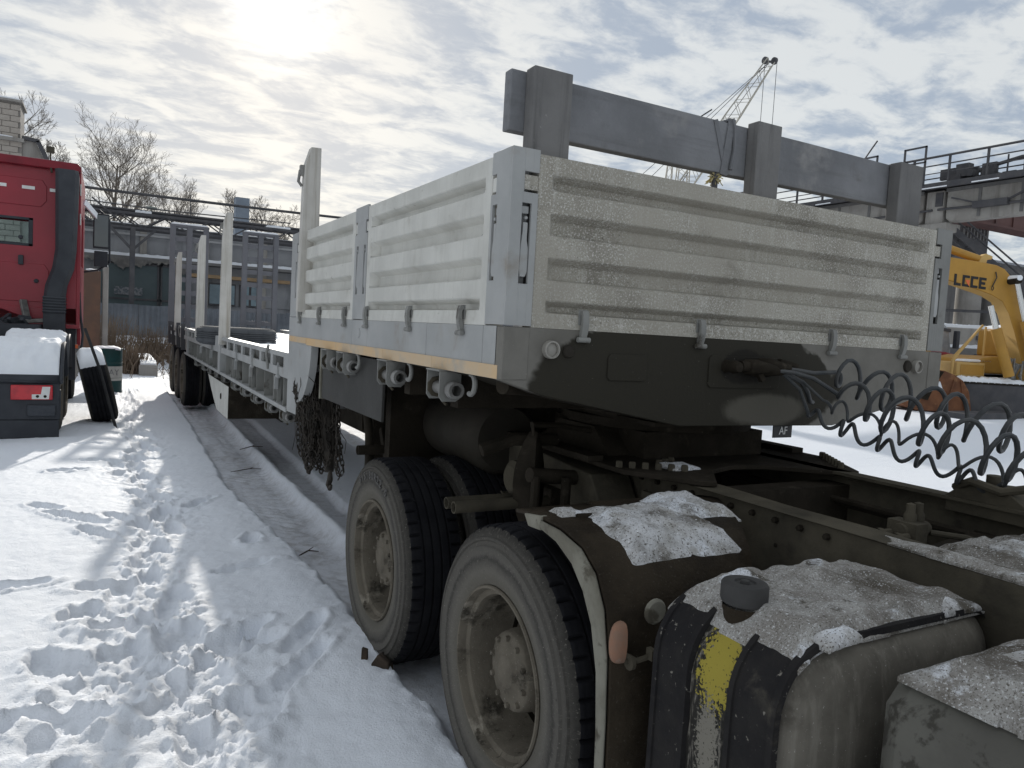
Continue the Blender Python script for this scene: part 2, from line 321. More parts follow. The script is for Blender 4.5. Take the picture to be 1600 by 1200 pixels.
xl = np.interp(Y, [-3, .2, 1.85, 3.5, 5.2, 10, 16, 30], [-1.19, -1.21, -1.2, -1.29, -1.40, -1.3, -1.3, -1.3])+wob
xr = np.interp(Y, [-3, 1.2, 2.2, 3.2, 5.7, 11.8, 30], [-.42, -.45, -.72, -.84, -.855, -.76, -.76])+wob*.6
inL = sm((X-xl)/.07+.5)*sm((xr-X)/.09+.3)
ridge = np.exp(-((X-xr)/.075)**2)
x2 = np.interp(Y, [2, 4.3, 10, 30], [-.45, -.5, -.34, -.34])+wob*.5
in2 = sm((X-xr-.06)/.07)*sm((x2-X)/.08+.4)
mirror = sm((X-.55)/.1)*sm((1.2-X)/.1)
under = sm((X-xr)/.2)*sm((1.3-X)/.2)
packed = np.clip(inL+in2*.9+mirror, 0, 1)
fade = sm((Y+6)/3)
base = -.02*under
rut = -.075*packed*fade+base+ridge*.045*sm((Y-2.0)/.8)*(.6+.8*fbm(X/.3, Y/.25, 3))
bank = .05*np.exp(-((X-xl+.16)/.22)**2)*sm((6-Y)/4)
flatzone = sm((X-xl)/.1+.5)*sm((1.35-X)/.2)*sm((22-Y)/4)*fade
H = H*(1-flatzone)+rut+bank+fine*(1-.35*packed)
H += packed*(.012*(fbm(X/.05, Y/.5, 3)-.5)+.020*(fbm(X/.16+5, Y/.2, 4)-.5)+.010*np.abs(np.sin(Y/.045+2.5*np.abs(X-xl)/.12))*sm((fbm(X/.4, Y/.5, 2)-.45)*5)*(Y > 1.2))
H += .02*np.exp(-((X-xl+.02)/.07)**2)*(fbm(X/.05+3, Y/.06+5, 3)-.35)*sm((7-Y)/3)*2
# lumps where the path is trodden
tr = np.exp(-((X+2.1-.10*np.sin(Y*1.7))/.26)**2)*sm((Y-.2)/.5)*sm((16-Y)/4)
tram = np.exp(-((X+2.35)/.55)**2-((Y-1.35)/.85)**2)
lump = (fbm(X/.11, Y/.13, 4)-.5)
crumb = fbm(X/.045+5, Y/.055, 3)-.5
H += (.05*tr+.065*tram)*lump+(.05*tr+.045*tram)*crumb-.035*tr-.02*tram

DEP = np.zeros_like(H); RIM = np.zeros_like(H); DST = np.zeros_like(H)
def stamp(cx, cy, ang, ln=.29, wd=.115, dep=.06):
    i0, i1 = np.searchsorted(GX, [cx-.5, cx+.5]); j0, j1 = np.searchsorted(GY, [cy-.5, cy+.5])
    if i1-i0 < 2 or j1-j0 < 2: return
    x = X[j0:j1, i0:i1]-cx; y = Y[j0:j1, i0:i1]-cy; c, s = math.cos(ang), math.sin(ang)
    u = (x*c+y*s)/(ln/2); v = (-x*s+y*c)/(wd/2)
    v = v*(1+.18*u); d = (np.abs(u)**2.6+np.abs(v)**2.6)**(1/2.6)
    d = d+.75*(fbm((x+cx)/.075, (y+cy)/.075, 4)-.5)
    k = dep*sm((1.3-d)/.42)*(1+.5*np.clip(u, -1, 1)*.5); sl_ = (slice(j0, j1), slice(i0, i1))
    DEP[sl_] = np.maximum(DEP[sl_], k)
    RIM[sl_] = np.maximum(RIM[sl_], .30*dep*np.exp(-((d-1.5)/.32)**2)*(.3+1.4*fbm((x+cx)/.04, (y+cy)/.04, 2)))
    DST[sl_] = np.maximum(DST[sl_], sm((2.3-d)/1.2))
rs = random.Random(5)
for lane, off in ((-2.2, 0.0), (-2.03, .27), (-2.12, .13)):
    y = .7+off
    while y < 15:
        stamp(lane+rs.uniform(-.07, .07)+.08*math.sin(y*1.7), y, math.pi/2+rs.uniform(-.25, .25), dep=rs.uniform(.03, .055)); y += rs.uniform(.34, .6)
for _ in range(20): stamp(rs.gauss(-2.35, .36), rs.gauss(1.4, .62), rs.uniform(0, 3.14), rs.uniform(.24, .36), rs.uniform(.11, .16), rs.uniform(.03, .075))
for (a, b, c, l) in ((-2.49, 3.86, 2.2, .3), (-2.66, 4.35, 2.3, .5), (-2.87, 4.75, 2.3, .3), (-2.39, 2.75, .1, .34), (-2.9, 2.86, .15, .3), (-2.35, 4.3, 2.2, .26), (-2.55, 2.3, 1.0, .25), (-1.62, 2.7, .1, .3), (-1.5, 1.55, .9, .34), (-1.66, 1.15, .75, .5), (-1.8, .95, 1.2, .34), (-2.75, 6.3, .2, .3), (-2.62, 8.0, .1, .3), (-1.72, 4.6, .8, .28), (-1.5, 3.3, 1.3, .22), (-3.1, 1.9, .6, .3), (-2.2, 6.9, .1, .8)):
    stamp(a, b, c, l, .11, .05)
H += -DEP+RIM*(1-sm(DEP/.02))
dist = np.clip(DST+.9*tr+.9*tram, 0, 1)
H += dist*(.026*(np.abs(fbm(X/.05+1, Y/.06+2, 4)-.5)*2.)+.008*(fbm(X/.022, Y/.022, 2)-.5)-.006)
H += .004*(fbm(X/.03+8, Y/.035+1, 2)-.5)*sm((8-Y)/3)
def gz(x, y):
    i = int(np.clip(np.searchsorted(GX, x), 1, len(GX)-1)); j = int(np.clip(np.searchsorted(GY, y), 1, len(GY)-1))
    return float(H[j, i])
me = bpy.data.meshes.new('snow_ground'); ny, nx = X.shape
me.vertices.add(nx*ny); me.vertices.foreach_set('co', np.stack([X, Y, H], -1).astype(np.float32).ravel())
ii = (np.arange(ny-1)[:, None]*nx+np.arange(nx-1)[None]).ravel()
fc = np.stack([ii, ii+1, ii+nx+1, ii+nx], -1).astype(np.int32)
me.loops.add(fc.size); me.loops.foreach_set('vertex_index', fc.ravel())
me.polygons.add(len(fc)); me.polygons.foreach_set('loop_start', np.arange(0, fc.size, 4, dtype=np.int32)); me.update(calc_edges=True)
me.shade_smooth()
att = me.attributes.new('packed', 'FLOAT', 'POINT')
pk = np.clip(packed*fade*(.55+.9*(fbm(X/.35, Y/.8, 4)-.35)), 0, 1)*sm((24-Y)/6)
att.data.foreach_set('value', pk.astype(np.float32).ravel())
gm = bpy.data.materials.new('snow'); gm.use_nodes = True; t = NT(gm.node_tree); bs = t.n['Principled BSDF']
co = t.new('ShaderNodeTexCoord').outputs['Object']; pa = t.new('ShaderNodeAttribute', attribute_name='packed').outputs['Fac']
sc = t.mix(t.noise(co, .7, 4), (.83, .865, .925), (.88, .905, .95))
soil = t.mix(t.rng(t.noise(co, 9, 6, .7), .42, .68), (.72, .735, .78), (.46, .455, .46))
sc = t.mix(pa, sc, soil)
sc = t.mix(t.math('MULTIPLY', t.rng(t.noise(co, 42, 4, .7), .70, .76), t.math('ADD', t.math('MULTIPLY', pa, .8), .06)), sc, (.16, .13, .10))
far = t.rng(t.noise(co, .18, 5, .6), .60, .72, 0, .12)
sc = t.mix(far, sc, (.45, .44, .43))
t.put(bs.inputs['Base Color'], sc); bs.inputs['Roughness'].default_value = .62; bs.inputs['Specular IOR Level'].default_value = .3
b1 = t.new('ShaderNodeBump'); b1.inputs['Strength'].default_value = .6; b1.inputs['Distance'].default_value = .016
t.put(b1.inputs['Height'], t.math('ADD', t.noise(co, 22, 7, .75), t.math('MULTIPLY', t.noise(co, 110, 3, .7), .6))); t.l.new(b1.outputs[0], bs.inputs['Normal'])
me.materials.append(gm)
ground = bpy.data.objects.new('snow_ground', me); COL.objects.link(ground); ground['kind'] = 'structure'

def snow_patch(x0, x1, y0, y1, zf, th, nx=40, ny=40, edge=.22, seed=0., rough=.25, cut=.12, pw=.5):
    """an uneven layer of snow lying on zf(x, y); ragged outline"""
    xs = np.linspace(x0, x1, nx); ys = np.linspace(y0, y1, ny); XX, YY = np.meshgrid(xs, ys)
    u = np.minimum(np.minimum((XX-x0), (x1-XX))/(edge*(x1-x0)), np.minimum((YY-y0), (y1-YY))/(edge*(y1-y0)))
    nse = fbm(XX*9+seed, YY*9+seed*3, 4)
    d = np.clip(u, 0, 1)-rough*2*(1-nse)*.6
    hh = np.clip(d, 0, 1)**pw*th*(.55+.9*fbm(XX*14+seed, YY*14, 3)); ok = d > 0
    mb = MB(); idx = {}
    for j in range(ny):
        for i in range(nx):
            if ok[j, i]: idx[j, i] = len(mb.v); mb.v.append((xs[i], ys[j], zf(xs[i], ys[j])+max(hh[j, i], .001)))
    lo = {}
    def low(k):
        if k not in lo:
            x, y, z = mb.v[idx[k]]; lo[k] = len(mb.v); mb.v.append((x, y, zf(x, y)-.004))
        return lo[k]
    for j in range(ny-1):
        for i in range(nx-1):
            q = [(j, i), (j, i+1), (j+1, i+1), (j+1, i)]
            if all(p in idx for p in q):
                mb.f.append(tuple(idx[p] for p in q))
                for (a, b2, n1_, n2_) in ((q[0], q[1], (j-1, i), (j-1, i+1)), (q[1], q[2], (j, i+2), (j+1, i+2)), (q[2], q[3], (j+2, i+1), (j+2, i)), (q[3], q[0], (j+1, i-1), (j, i-1))):
                    if n1_ not in idx or n2_ not in idx: mb.f.append((idx[a], low(a), low(b2), idx[b2]))
    return mb

# ------------------------------------------------------------------ wheels
def tyre_mb(R=.515, w=.30, rim=.292, n=96, notch=True, x0=0.):
    """tyre lying along +x from its outer face at x0"""
    h = R-rim
    half = [(rim+.004, .02), (rim+.012, .006), (rim+.10*h+.01, .001), (rim+.35*h, -.008), (rim+.6*h, -.006), (rim+.655*h, -.012), (rim+.675*h, -.002), (rim+.74*h, .001), (rim+.76*h, -.004), (rim+.80*h, -.003), (rim+.815*h, .005), (rim+.87*h, .008), (rim+.955*h, .022), (rim+.985*h, .034), (R-.004, .040)]
    tread = []; x = .045; g = (w-.09)/5
    for k in range(5):
        tread += [(R-.001, x), (R, x+g*.5), (R-.001, x+g-.012)]
        if k < 4: tread += [(R-.013, x+g-.009), (R-.013, x+g-.003)]
        x += g
    prof = half+tread+[(r, w-q) for r, q in half[::-1]]
    prof = [(r, q+x0) for r, q in prof]; m = len(half)
    def rad(r, hh, k, j):
        if notch and (m-3 <= j <= m+1 or len(prof)-m-2 <= j <= len(prof)-m+2) and k % 4 == 1: return r-(.016 if abs(j-m) < 3 or abs(j-(len(prof)-m)) < 3 else .008)
        return r
    mb = MB().lathe(prof, n=n, rad=rad)
    if notch:                                            # squeeze every fourth step so the shoulder cuts stay narrow
        q = len(prof)
        for k in range(n):
            a0 = 2*math.pi*k/n; d_ = (0, .16, .32, .66)[k % 4]-(k % 4)/4.; a1_ = a0+d_*2*math.pi*4/n
            for j in range(q):
                x_, y_, z_ = mb.v[k*q+j]; r_ = math.hypot(y_, z_); mb.v[k*q+j] = (x_, r_*math.cos(a1_), r_*math.sin(a1_))
    return mb, m
def make_wheel(parent, c, R=.515, w=.30, side=-1, dual=True, mud=True, n=96, deep=True):
    """wheel part at c (outer face centre); side -1 = outer face towards -x"""
    rimp = [(.284, .155), (.298, .012), (.303, .002), (.300, -.005), (.293, -.005), (.289, .004), (.286, .026), (.268, .034), (.264, .05), (.266, .085), (.262, .15), (.250, .19), (.243, .22), (.225, .25), (.19, .265), (.15, .27), (.148, .27)] if deep else \
           [(.284, .2), (.298, .012), (.302, .002), (.298, -.004), (.286, -.002), (.270, .02), (.262, .06), (.24, .07), (.20, .085), (.16, .07), (.148, .06)]
    rimp = [(r*R/.515, h) for r, h in rimp]
    mb = MB().lathe(rimp, n=64)
    o = fin(mb, 'wheel', WHEEL, parent, loc=c)
    t1, m = tyre_mb(R, w, .292*R/.515, n)
    side_part = fin(t1, 'tyre', SIDEW, o, local=True)
    side_part.data.materials.append(TREAD)
    q = len(t1.f)//n
    for k, p in enumerate(side_part.data.polygons):
        if m-3 <= (k % q) <= q-m+1: p.material_index = 1
    hp = [(r_, h_+.048*deep) for r_, h_ in ((.147, .23), (.143, .06), (.140, .035), (.135, .018), (.128, .012), (.118, .010), (.1, .006), (.066, .005), (.055, -.004), (.0, -.005))]
    if not deep: hp = [(r*.8, h*.6-.01) for r, h in hp]
    hb = MB().lathe(hp, n=40, rad=lambda r, h, k, j: r*(1+.035*math.cos(k*2*math.pi/40*10)) if .1 < r < .15 and h < .05 else r)
    hub = fin(hb, 'hub', WHEEL, o, local=True)
    nb = MB()
    for k in range(10):
        a = k*math.pi/5+.2; nb.lathe([(.0, -.004), (.009, -.003), (.011, .004), (.011, .014)], (.048*deep, .116*math.cos(a), .116*math.sin(a)), n=8)
    if deep:
        for k in range(10):
            a = k*math.pi/5; nb.lathe([(.0, .235), (.013, .237), (.015, .25), (.015, .27)], (0, .176*math.cos(a), .176*math.sin(a)), n=6)
    fin(nb, 'wheel_nuts', WHEEL, o, local=True)['kind'] = 'stuff'
    if dual:
        t2, m2 = tyre_mb(R, w, .292*R/.515, n, True, w+.045)
        o2 = fin(t2, 'inner_tyre', SIDEW, o, local=True); o2.data.materials.append(TREAD); q2 = len(t2.f)//n
        for k, p in enumerate(o2.data.polygons):
            if m2-3 <= (k % q2) <= q2-m2+1: p.material_index = 1
        fin(MB().lathe([(.29*R/.515, .62), (.27, .5), (.24, .2)], n=32), 'inner_rim', DARK, o, local=True)
    if side > 0: o.rotation_euler = (0, 0, math.pi)
    return o

def glyphs(text, size, ext=.004, bold=0.):
    cu = bpy.data.curves.new('t', 'FONT'); cu.body = text; cu.size = size; cu.extrude = ext/2; cu.align_x = 'CENTER'; cu.align_y = 'CENTER'; cu.offset = bold
    ob = bpy.data.objects.new('t', cu); COL.objects.link(ob); dg = bpy.context.evaluated_depsgraph_get(); me = ob.evaluated_get(dg).to_mesh()
    mb = MB(); mb.v = [tuple(v.co) for v in me.vertices]; mb.f = [tuple(p.vertices) for p in me.polygons]
    bpy.data.objects.remove(ob); bpy.data.curves.remove(cu); return mb
# ------------------------------------------------------------------ the stepped flatbed semi-trailer
TRL = thing('semi_trailer', 'long grey stepped flatbed semi-trailer with corrugated dropside boards', 'trailer', (0, 7, -.03))
ZF, ZB, ZT = 1.475, 1.662, 2.256
prof = [(0, 0), (.060, 0), (.064, .004), (.080, .043), (.086, .046), (.108, .045), (.115, .006), (.119, 0), (.190, 0), (.195, .004), (.214, .043), (.220, .046), (.262, .044), (.270, .006), (.275, 0), (.344, 0), (.349, .004), (.368, .043), (.374, .046), (.418, .044), (.426, .006), (.431, 0), (.494, 0), (.499, .004), (.514, .042), (.520, .045), (.534, .045), (.541, .004), (.594, 0)]
def corrugated(length, to3, end=.05, thick=.062, zt=ZT):
    """dropside board: u along its length, d into the deck; to3(u, d, z)"""
    us = [0, .004, end, end+.004, end+.04, end+.05]; us = us+list(np.linspace(end+.05, length-end-.05, 14)[1:-1])+[length-q for q in us[::-1]]
    rows = []
    for (dz, d) in prof:
        row = []
        for u in us:
            e = min(u, length-u); k = 0. if e <= end+.003 else min(1, (e-end-.003)/.034)
            row.append(to3(u, .002 if e < .001 else d*k, zt-dz))
        rows.append(row)
    mb = MB().grid(rows)
    back = [to3(0, thick, zt), to3(length, thick, zt), to3(length, thick, zt-.594), to3(0, thick, zt-.594)]
    b2 = [to3(u, thick, zt) for u in us]; mb.grid([rows[0], b2])
    b3 = [to3(u, thick, zt-.594) for u in us]; mb.grid([rows[-1], b3]); mb.grid([b2, b3])
    mb.grid([[r[0] for r in rows], [to3(0, thick, zt-a) for a, _ in prof]]); mb.grid([[r[-1] for r in rows], [to3(length, thick, zt-a) for a, _ in prof]])
    return mb
LFT = lambda y0: (lambda u, d, z: (-1.25+d, y0+u, z))
def board(name, length, to3, mat, tabs, hinges, horn=True):
    b = fin(corrugated(length, to3), name, mat, TRL, ang=12)
    for u0, u1 in tabs:                                             # small tongues that slot into the posts
        tb = MB()
        p = [to3(u0, .003, ZT-.075), to3(u1, .003, ZT-.075), to3(u1, .003, ZT-.125), to3(u0, .003, ZT-.125)]
        e = Vector(to3(0, .02, 1))-Vector(to3(0, .003, 1)); tb.prism(p, e); fin(tb, 'locking_tongue', mat, b, .002)
    for u in hinges:
        hb = MB(); w = .013
        pr = [(-.006, -.522), (-.016, -.524), (-.022, -.54), (-.024, -.57), (-.020, -.60), (-.012, -.624), (.0, -.63), (.0, -.60), (-.008, -.58), (-.010, -.55), (-.007, -.54), (.0, -.535)]
        for sgn in (0,):
            P = [to3(u-w, d, ZT+z) for d, z in pr]; Q = [to3(u+w, d, ZT+z) for d, z in pr]
            n = len(P); hb.add(P+Q, [tuple(range(n))[::-1], tuple(range(n, 2*n))]+[(i, (i+1) % n, n+(i+1) % n, n+i) for i in range(n)])
        hb.tube([to3(u-.026, -.012, ZT-.628), to3(u+.026, -.012, ZT-.628)], .010, 10)
        hb.prism([to3(u-.02, -.001, ZT-.575), to3(u+.02, -.001, ZT-.575), to3(u+.02, -.001, ZT-.52), to3(u-.02, -.001, ZT-.52)], Vector(to3(0, .002, 0))-Vector(to3(0, .0, 0)))
        fin(hb, 'hinge', GREYF, b, .002)
    return b
board('side_board', 1.428, LFT(.150), BOARD, ((-.035, .0), (1.428, 1.46)), (.19, .75, 1.40-.02))
board('side_board', 1.40, LFT(1.80), BOARD, ((-.035, 0), (1.40, 1.43)), (.13, .71, 1.25))
FR = lambda u, d, z: (-1.145+u, d, z)
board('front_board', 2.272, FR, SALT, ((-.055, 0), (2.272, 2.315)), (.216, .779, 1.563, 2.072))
RGT = lambda y0: (lambda u, d, z: (1.25-d, y0+u, z))
for y0, l in ((.15, 1.428), (1.80, 1.40)): fin(corrugated(l, RGT(y0)), 'side_board', BOARD, TRL, ang=25)

def slotted(mb, to3, u0, u1, z0, z1, slots, d=.012):
    """plate with rectangular slots (u0,u1,z0,z1) cut through it, as strips"""
    us = sorted({u0, u1, *[s[0] for s in slots], *[s[1] for s in slots]}); 
    for a, b in zip(us[:-1], us[1:]):
        m = (a+b)/2; cuts = sorted([(s[2], s[3]) for s in slots if s[0] < m < s[1]]); z = z0
        for c in cuts+[(z1, z1)]:
            if c[0] > z+1e-4: mb.prism([to3(a, 0, z), to3(b, 0, z), to3(b, 0, c[0]), to3(a, 0, c[0])], Vector(to3(0, d, 0))-Vector(to3(0, 0, 0)))
            z = c[1]
def latch(parent, to3, u, z0=1.83, z1=2.08):
    mb = MB(); pr = [(-.009, z1-.06), (.009, z1-.06), (.009, z0+.13), (.016, z0+.10), (.016, z0+.02), (.008, z0+.004), (-.012, z0+.004), (-.018, z0+.03), (-.014, z0+.12), (-.009, z0+.16)]
    mb.prism([to3(u+a, .004, z) for a, z in pr], Vector(to3(0, .014, 0))-Vector(to3(0, .004, 0)))
    mb.tube([to3(u, .0, z1-.045), to3(u, .02, z1-.045)], .006, 8); mb.prism([to3(u+a, .012, z) for a, z in ((-.014, z1-.03), (.014, z1-.03), (.014, z1-.004), (-.014, z1-.004))], Vector(to3(0, .01, 0))-Vector(to3(0, 0, 0)))
    return fin(mb, 'latch_handle', GREY, parent, .002)
# corner posts: a core with slotted skins on the outer faces
def post(core, skins, lat, mat=None):
    mat = mat or GREY; p = fin(MB().box(*core), 'corner_post', mat, TRL)
    sk = MB()
    for (to3, u0, u1, slots) in skins: slotted(sk, to3, u0, u1, ZB+.004, ZT+.012, slots)
    fin(sk, 'post_skin', mat, p, .0015)
    for (to3, u) in lat: latch(p, to3, u)
LS = lambda u, d, z: (-1.252+d, u, z)
FS = lambda u, d, z: (u, -.002+d, z)
RS = lambda u, d, z: (1.252-d, u, z)
tongueL = lambda a, b: (a, b, ZT-.135, ZT-.065)
post((-1.212, -1.165, .038, .12, ZB+.006, ZT+.010),
     ((LS, .0105, .148, (tongueL(.112, .149), (.098, .135, 1.82, 2.085))), (FS, -1.252, -1.147, (tongueL(-1.203, -1.146), (-1.207, -1.170, 1.81, 2.085)))), ((LS, .116), (FS, -1.188)))
post((1.165, 1.212, .038, .12, ZB+.006, ZT+.010), ((FS, 1.130, 1.252, (tongueL(1.129, 1.174), (1.156, 1.192, 1.80, 2.075))), (RS, .0105, .148, ())), ((FS, 1.174),), POSTD)
post((-1.215, -1.16, 1.60, 1.778, ZB+.006, ZT+.010), ((LS, 1.58, 1.798, (tongueL(1.579, 1.614), tongueL(1.762, 1.799), (1.60, 1.635, 1.80, 2.06), (1.728, 1.765, 1.80, 2.06))),), ((LS, 1.617), (LS, 1.748)))
post((-1.215, -1.16, 3.222, 3.38, ZB+.006, ZT+.010), ((LS, 3.202, 3.40, (tongueL(3.201, 3.235), (3.225, 3.262, 1.80, 2.06))),), ((LS, 3.243),))
for y0, y1 in ((1.58, 1.798), (3.202, 3.40)): fin(MB().box(1.16, 1.25, y0, y1, ZB+.006, ZT+.012), 'corner_post', GREY, TRL, .002)

# upper side frame in plates, tape, step panel with the wheel-arch cut
for (a, b) in ((-.0, .16), (.163, .70), (.703, 1.52), (1.523, 1.80), (1.803, 3.10)):
    fin(MB().box(-1.25, -1.19, a, b, ZF, ZB), 'side_frame', GREY, TRL, .003)
for (a, b) in ((.03, .62), (.622, 1.25), (1.252, 2.10), (2.102, 2.85)):
    fin(MB().box(-1.2535, -1.251, a, b, ZF+.002, ZF+.05), 'reflective_stripe', STRIPE, TRL)
fin(MB().lathe([(0, -.008), (.022, -.008), (.026, 0)], (-1.25, 1.66, 1.59), n=20), 'round_cap', GREY, TRL)
arc = [(-1.25, 3.10+.0, 1.47)]+[(-1.25, 3.13-.16*math.cos(a)*1.0+.0, 1.30+.17*math.sin(a)) for a in np.linspace(math.pi/2, 0, 8)]
arc = [(-1.25, 2.72, 1.475)]+[(-1.25, 2.72+.40*(1-math.cos(a)), 1.475-.42*math.sin(a)) for a in np.linspace(.15, math.pi/2, 9)]+[(-1.25, 3.12, .965), (-1.25, 3.42, .958), (-1.25, 3.42, ZB), (-1.25, 3.102, ZB), (-1.25, 3.102, 1.475)]
fin(MB().prism(arc, (.05, 0, 0)), 'step_panel', GREY, TRL, .002)
fin(MB().box(-1.2535, -1.251, 2.86, 3.40, ZF+.01, ZF+.05), 'reflective_stripe', STRIPE, TRL)
fin(MB().box(1.19, 1.25, 0, 3.42, ZF, ZB), 'side_frame', GREY, TRL, .003)
fin(MB().box(-1.2, 1.2, 3.36, 3.42, .98, 1.66), 'step_bulkhead', GREY, TRL)
fin(MB().box(-1.19, 1.19, .06, 3.36, ZB-.06, ZB-.005), 'upper_deck', DARK, TRL)
# nose
nose = [(-1.25, 0, ZB), (-1.25, 0, ZF), (-1.07, 0, 1.42), (-.44, 0, 1.306), (.476, 0, 1.298), (.927, 0, 1.39), (1.25, 0, ZF), (1.25, 0, ZB)]
np_ = fin(MB().prism(nose[::-1], (0, .06, 0)), 'nose_panel', NOSE, TRL, .003)
for sx in (-1, 1): fin(MB().box(min(sx*1.15, sx*1.2525), max(sx*1.15, sx*1.2525), -.003, .05, ZF+.002, ZB-.002), 'corner_plate', NOSE, np_, .003)
hull = MB()                                                         # underside of the nose, curving back to the king pin plate
hull.grid([[(-1.25, .05, ZF), (-1.25, .9, ZF), (-1.25, 2.6, ZF)], [(-1.07, .05, 1.42), (-1.0, .9, 1.42), (-.9, 2.6, 1.44)], [(-.44, .05, 1.306), (-.44, .9, 1.30), (-.42, 2.6, 1.31)], [(.476, .05, 1.298), (.476, .9, 1.30), (.42, 2.6, 1.31)], [(.927, .05, 1.39), (.95, .9, 1.41), (.9, 2.6, 1.44)], [(1.25, .05, ZF), (1.25, .9, ZF), (1.25, 2.6, ZF)]])
fin(hull, 'nose_underside', NOSEK, TRL)
for x0, x1, z0, z1 in ((-.808, -.624, 1.482, 1.582), (-.307, .101, 1.462, 1.594)):
    c = .012; P = [(x0+c, z0), (x1-c, z0), (x1, z0+c), (x1, z1-c), (x1-c, z1), (x0+c, z1), (x0, z1-c), (x0, z0+c)]
    fin(MB().prism([(x, -.006, z) for x, z in P], (0, .005, 0)), 'hatch_plate', NOSE, np_, .002)
def lamp_disc(x, z, r, ring):
    mb = MB()
    if ring: mb.lathe([(r*.72, -.012), (r*.78, -.022), (r*.95, -.020), (r, -.004), (r, .001)], (x, 0, z), 'y', 28); mb.lathe([(0, -.014), (r*.5, -.013), (r*.74, -.010)], (x, 0, z), 'y', 28)
    else: mb.lathe([(0, -.012), (r*.8, -.010), (r, -.004), (r, .001)], (x, 0, z), 'y', 24)
    fin(mb, 'marker_lamp', DUST_L if ring else NOSEK, np_)
DUST_L = mk('dusty_reflector', (.33, .315, .28), (.26, .245, .22), 9, .5, bump=.1)
lamp_disc(-1.062, 1.588, .033, True); lamp_disc(-.985, 1.583, .024, False); lamp_disc(1.05, 1.583, .033, True); lamp_disc(.985, 1.583, .03, False)
cp = MB()                                                           # brake and cable couplings on the nose, caked with dirt
cp.lathe([(.0, -.085), (.02, -.08), (.028, -.05), (.022, -.03), (.03, 0)], (-.215, 0, 1.552), 'y', 14)
for i, (x, z) in enumerate(((-.10, 1.553), (-.055, 1.545), (-.02, 1.56))):
    cp.tube([(x, 0, z), (x+.005, -.05, z), (x+.03, -.075, z), (x+.09, -.08, z-.004)], [.033, .034, .024, .016], 12)
cp.tube([(-.16, -.03, 1.556), (.0, -.045, 1.55), (.08, -.05, 1.543)], .022, 10); cp.bar((.03, -.06, 1.585), (.15, -.05, 1.565), .02, .016)
cp.bar((-.09, -.05, 1.55), (-.06, -.06, 1.50), .03, .02)
fin(cp, 'hose_coupling', DARK, np_)
cl_ = MB(); cl_.tube([(.0, -.07, 1.547), (.06, -.09, 1.527), (.13, -.10, 1.50), (.17, -.10, 1.455), (.20, -.09, 1.418), (.24, -.07, 1.412)], .011, 10)
fin(cl_, 'sagging_cable', HOSE, np_)

# lashing winches and hooks under the frame edge
def winch(y, z, x=-1.235, l=.19, s=1.):
    mb = MB()
    for yy in (y-.055, y+.075): mb.prism([(x-.045, yy, z+.075), (x+.05, yy, z+.075), (x+.05, yy, z-.035), (x+.03, yy, z-.05), (x-.03, yy, z-.05), (x-.045, yy, z-.03)], (0, .007, 0))
    mb.box(x-.05, x+.055, y-.055, y+.082, z+.070, z+.076)
    o = fin(mb, 'lashing_winch', GREYF, TRL, .0015)
    d = MB().lathe([(.021, -l/2), (.033, -l/2), (.036, -l/2+.01), (.036, -l/2+.035), (.027, -l/2+.04), (.027, l/2), (.021, l/2), (.021, -l/2)], (x, y-.03, z), 'y', 20)
    fin(d, 'winch_drum', STEEL, o)
    r = MB().lathe([(.024, .10), (.04, .10), (.042, .106), (.04, .115), (.024, .115)], (x, y-.03, z), 'y', 18, rad=lambda r, h, k, j: r*(1.08 if k % 2 and r > .03 else 1))
    r.tube([(x, y-.0, z-.03), (x-.01, y-.01, z-.05), (x, y-.03, z-.065)], .006, 8)
    fin(r, 'ratchet', DARK2, o)
for y in (.52, 1.16, 1.90, 2.25): winch(y, 1.40)
for y in (.27, .93, 1.72, 2.10):
    P = [(-1.235, y+.035*math.cos(a), 1.437+.038*math.sin(a)) for a in np.linspace(math.pi*.45, math.pi*1.62, 12)]
    fin(MB().tube(P, .010, 8), 'rope_hook', GREYF, TRL)
fin(MB().tube([(-1.18, .12, 1.445), (-1.0, .2, 1.43), (-.8, .26, 1.40), (-.5, .3, 1.35)], .030, 12), 'bent_tube', DARK, TRL)
mp_ = fin(MB().box(-1.205, -1.19, 1.37, 2.60, 1.145, 1.46), 'splash_plate', mk('splash_plate_dark', (.050, .049, .046), (.038, .037, .034), 4, .7, bump=.2, dirt=((MUDD, 5, .55, .75),)), TRL, .002)
fin(MB().box(-1.215, -1.188, 2.58, 2.612, 1.138, 1.46), 'plate_edge', FENDL, mp_)

# lower deck: side beam with a row of slots, ribbed web, lip, winches
Y0, Y1 = 3.42, 15.75
slots = []; y = 3.585
while y < 15.4:
    if abs(y+.2-7.25) > .18 and abs(y+.2-11.35) > .2: slots.append((y, min(y+.43, 15.6), 1.268, 1.352))
    y += .52
sb = MB(); SBT = lambda u, d, z: (-1.25+d, u, z)
slotted(sb, SBT, Y0+.004, Y1, 1.198, 1.392, slots, .03); sb.box(-1.22, -1.14, Y0+.004, Y1, 1.372, 1.39); sb.box(-1.219, -1.14, Y0+.01, Y1-.01, 1.2, 1.215)
fin(sb, 'side_beam', GREY, TRL, .002)
fin(MB().box(-1.15, -1.135, Y0, Y1, .97, 1.385), 'beam_web', GREYF, TRL)
lip = MB().box(-1.252, -1.14, Y0+.004, 11.9, .955, .972); lip.box(-1.256, -1.248, Y0+.004, 11.9, .945, .978)
fin(lip, 'lower_lip', GREY, TRL)
y = 3.62
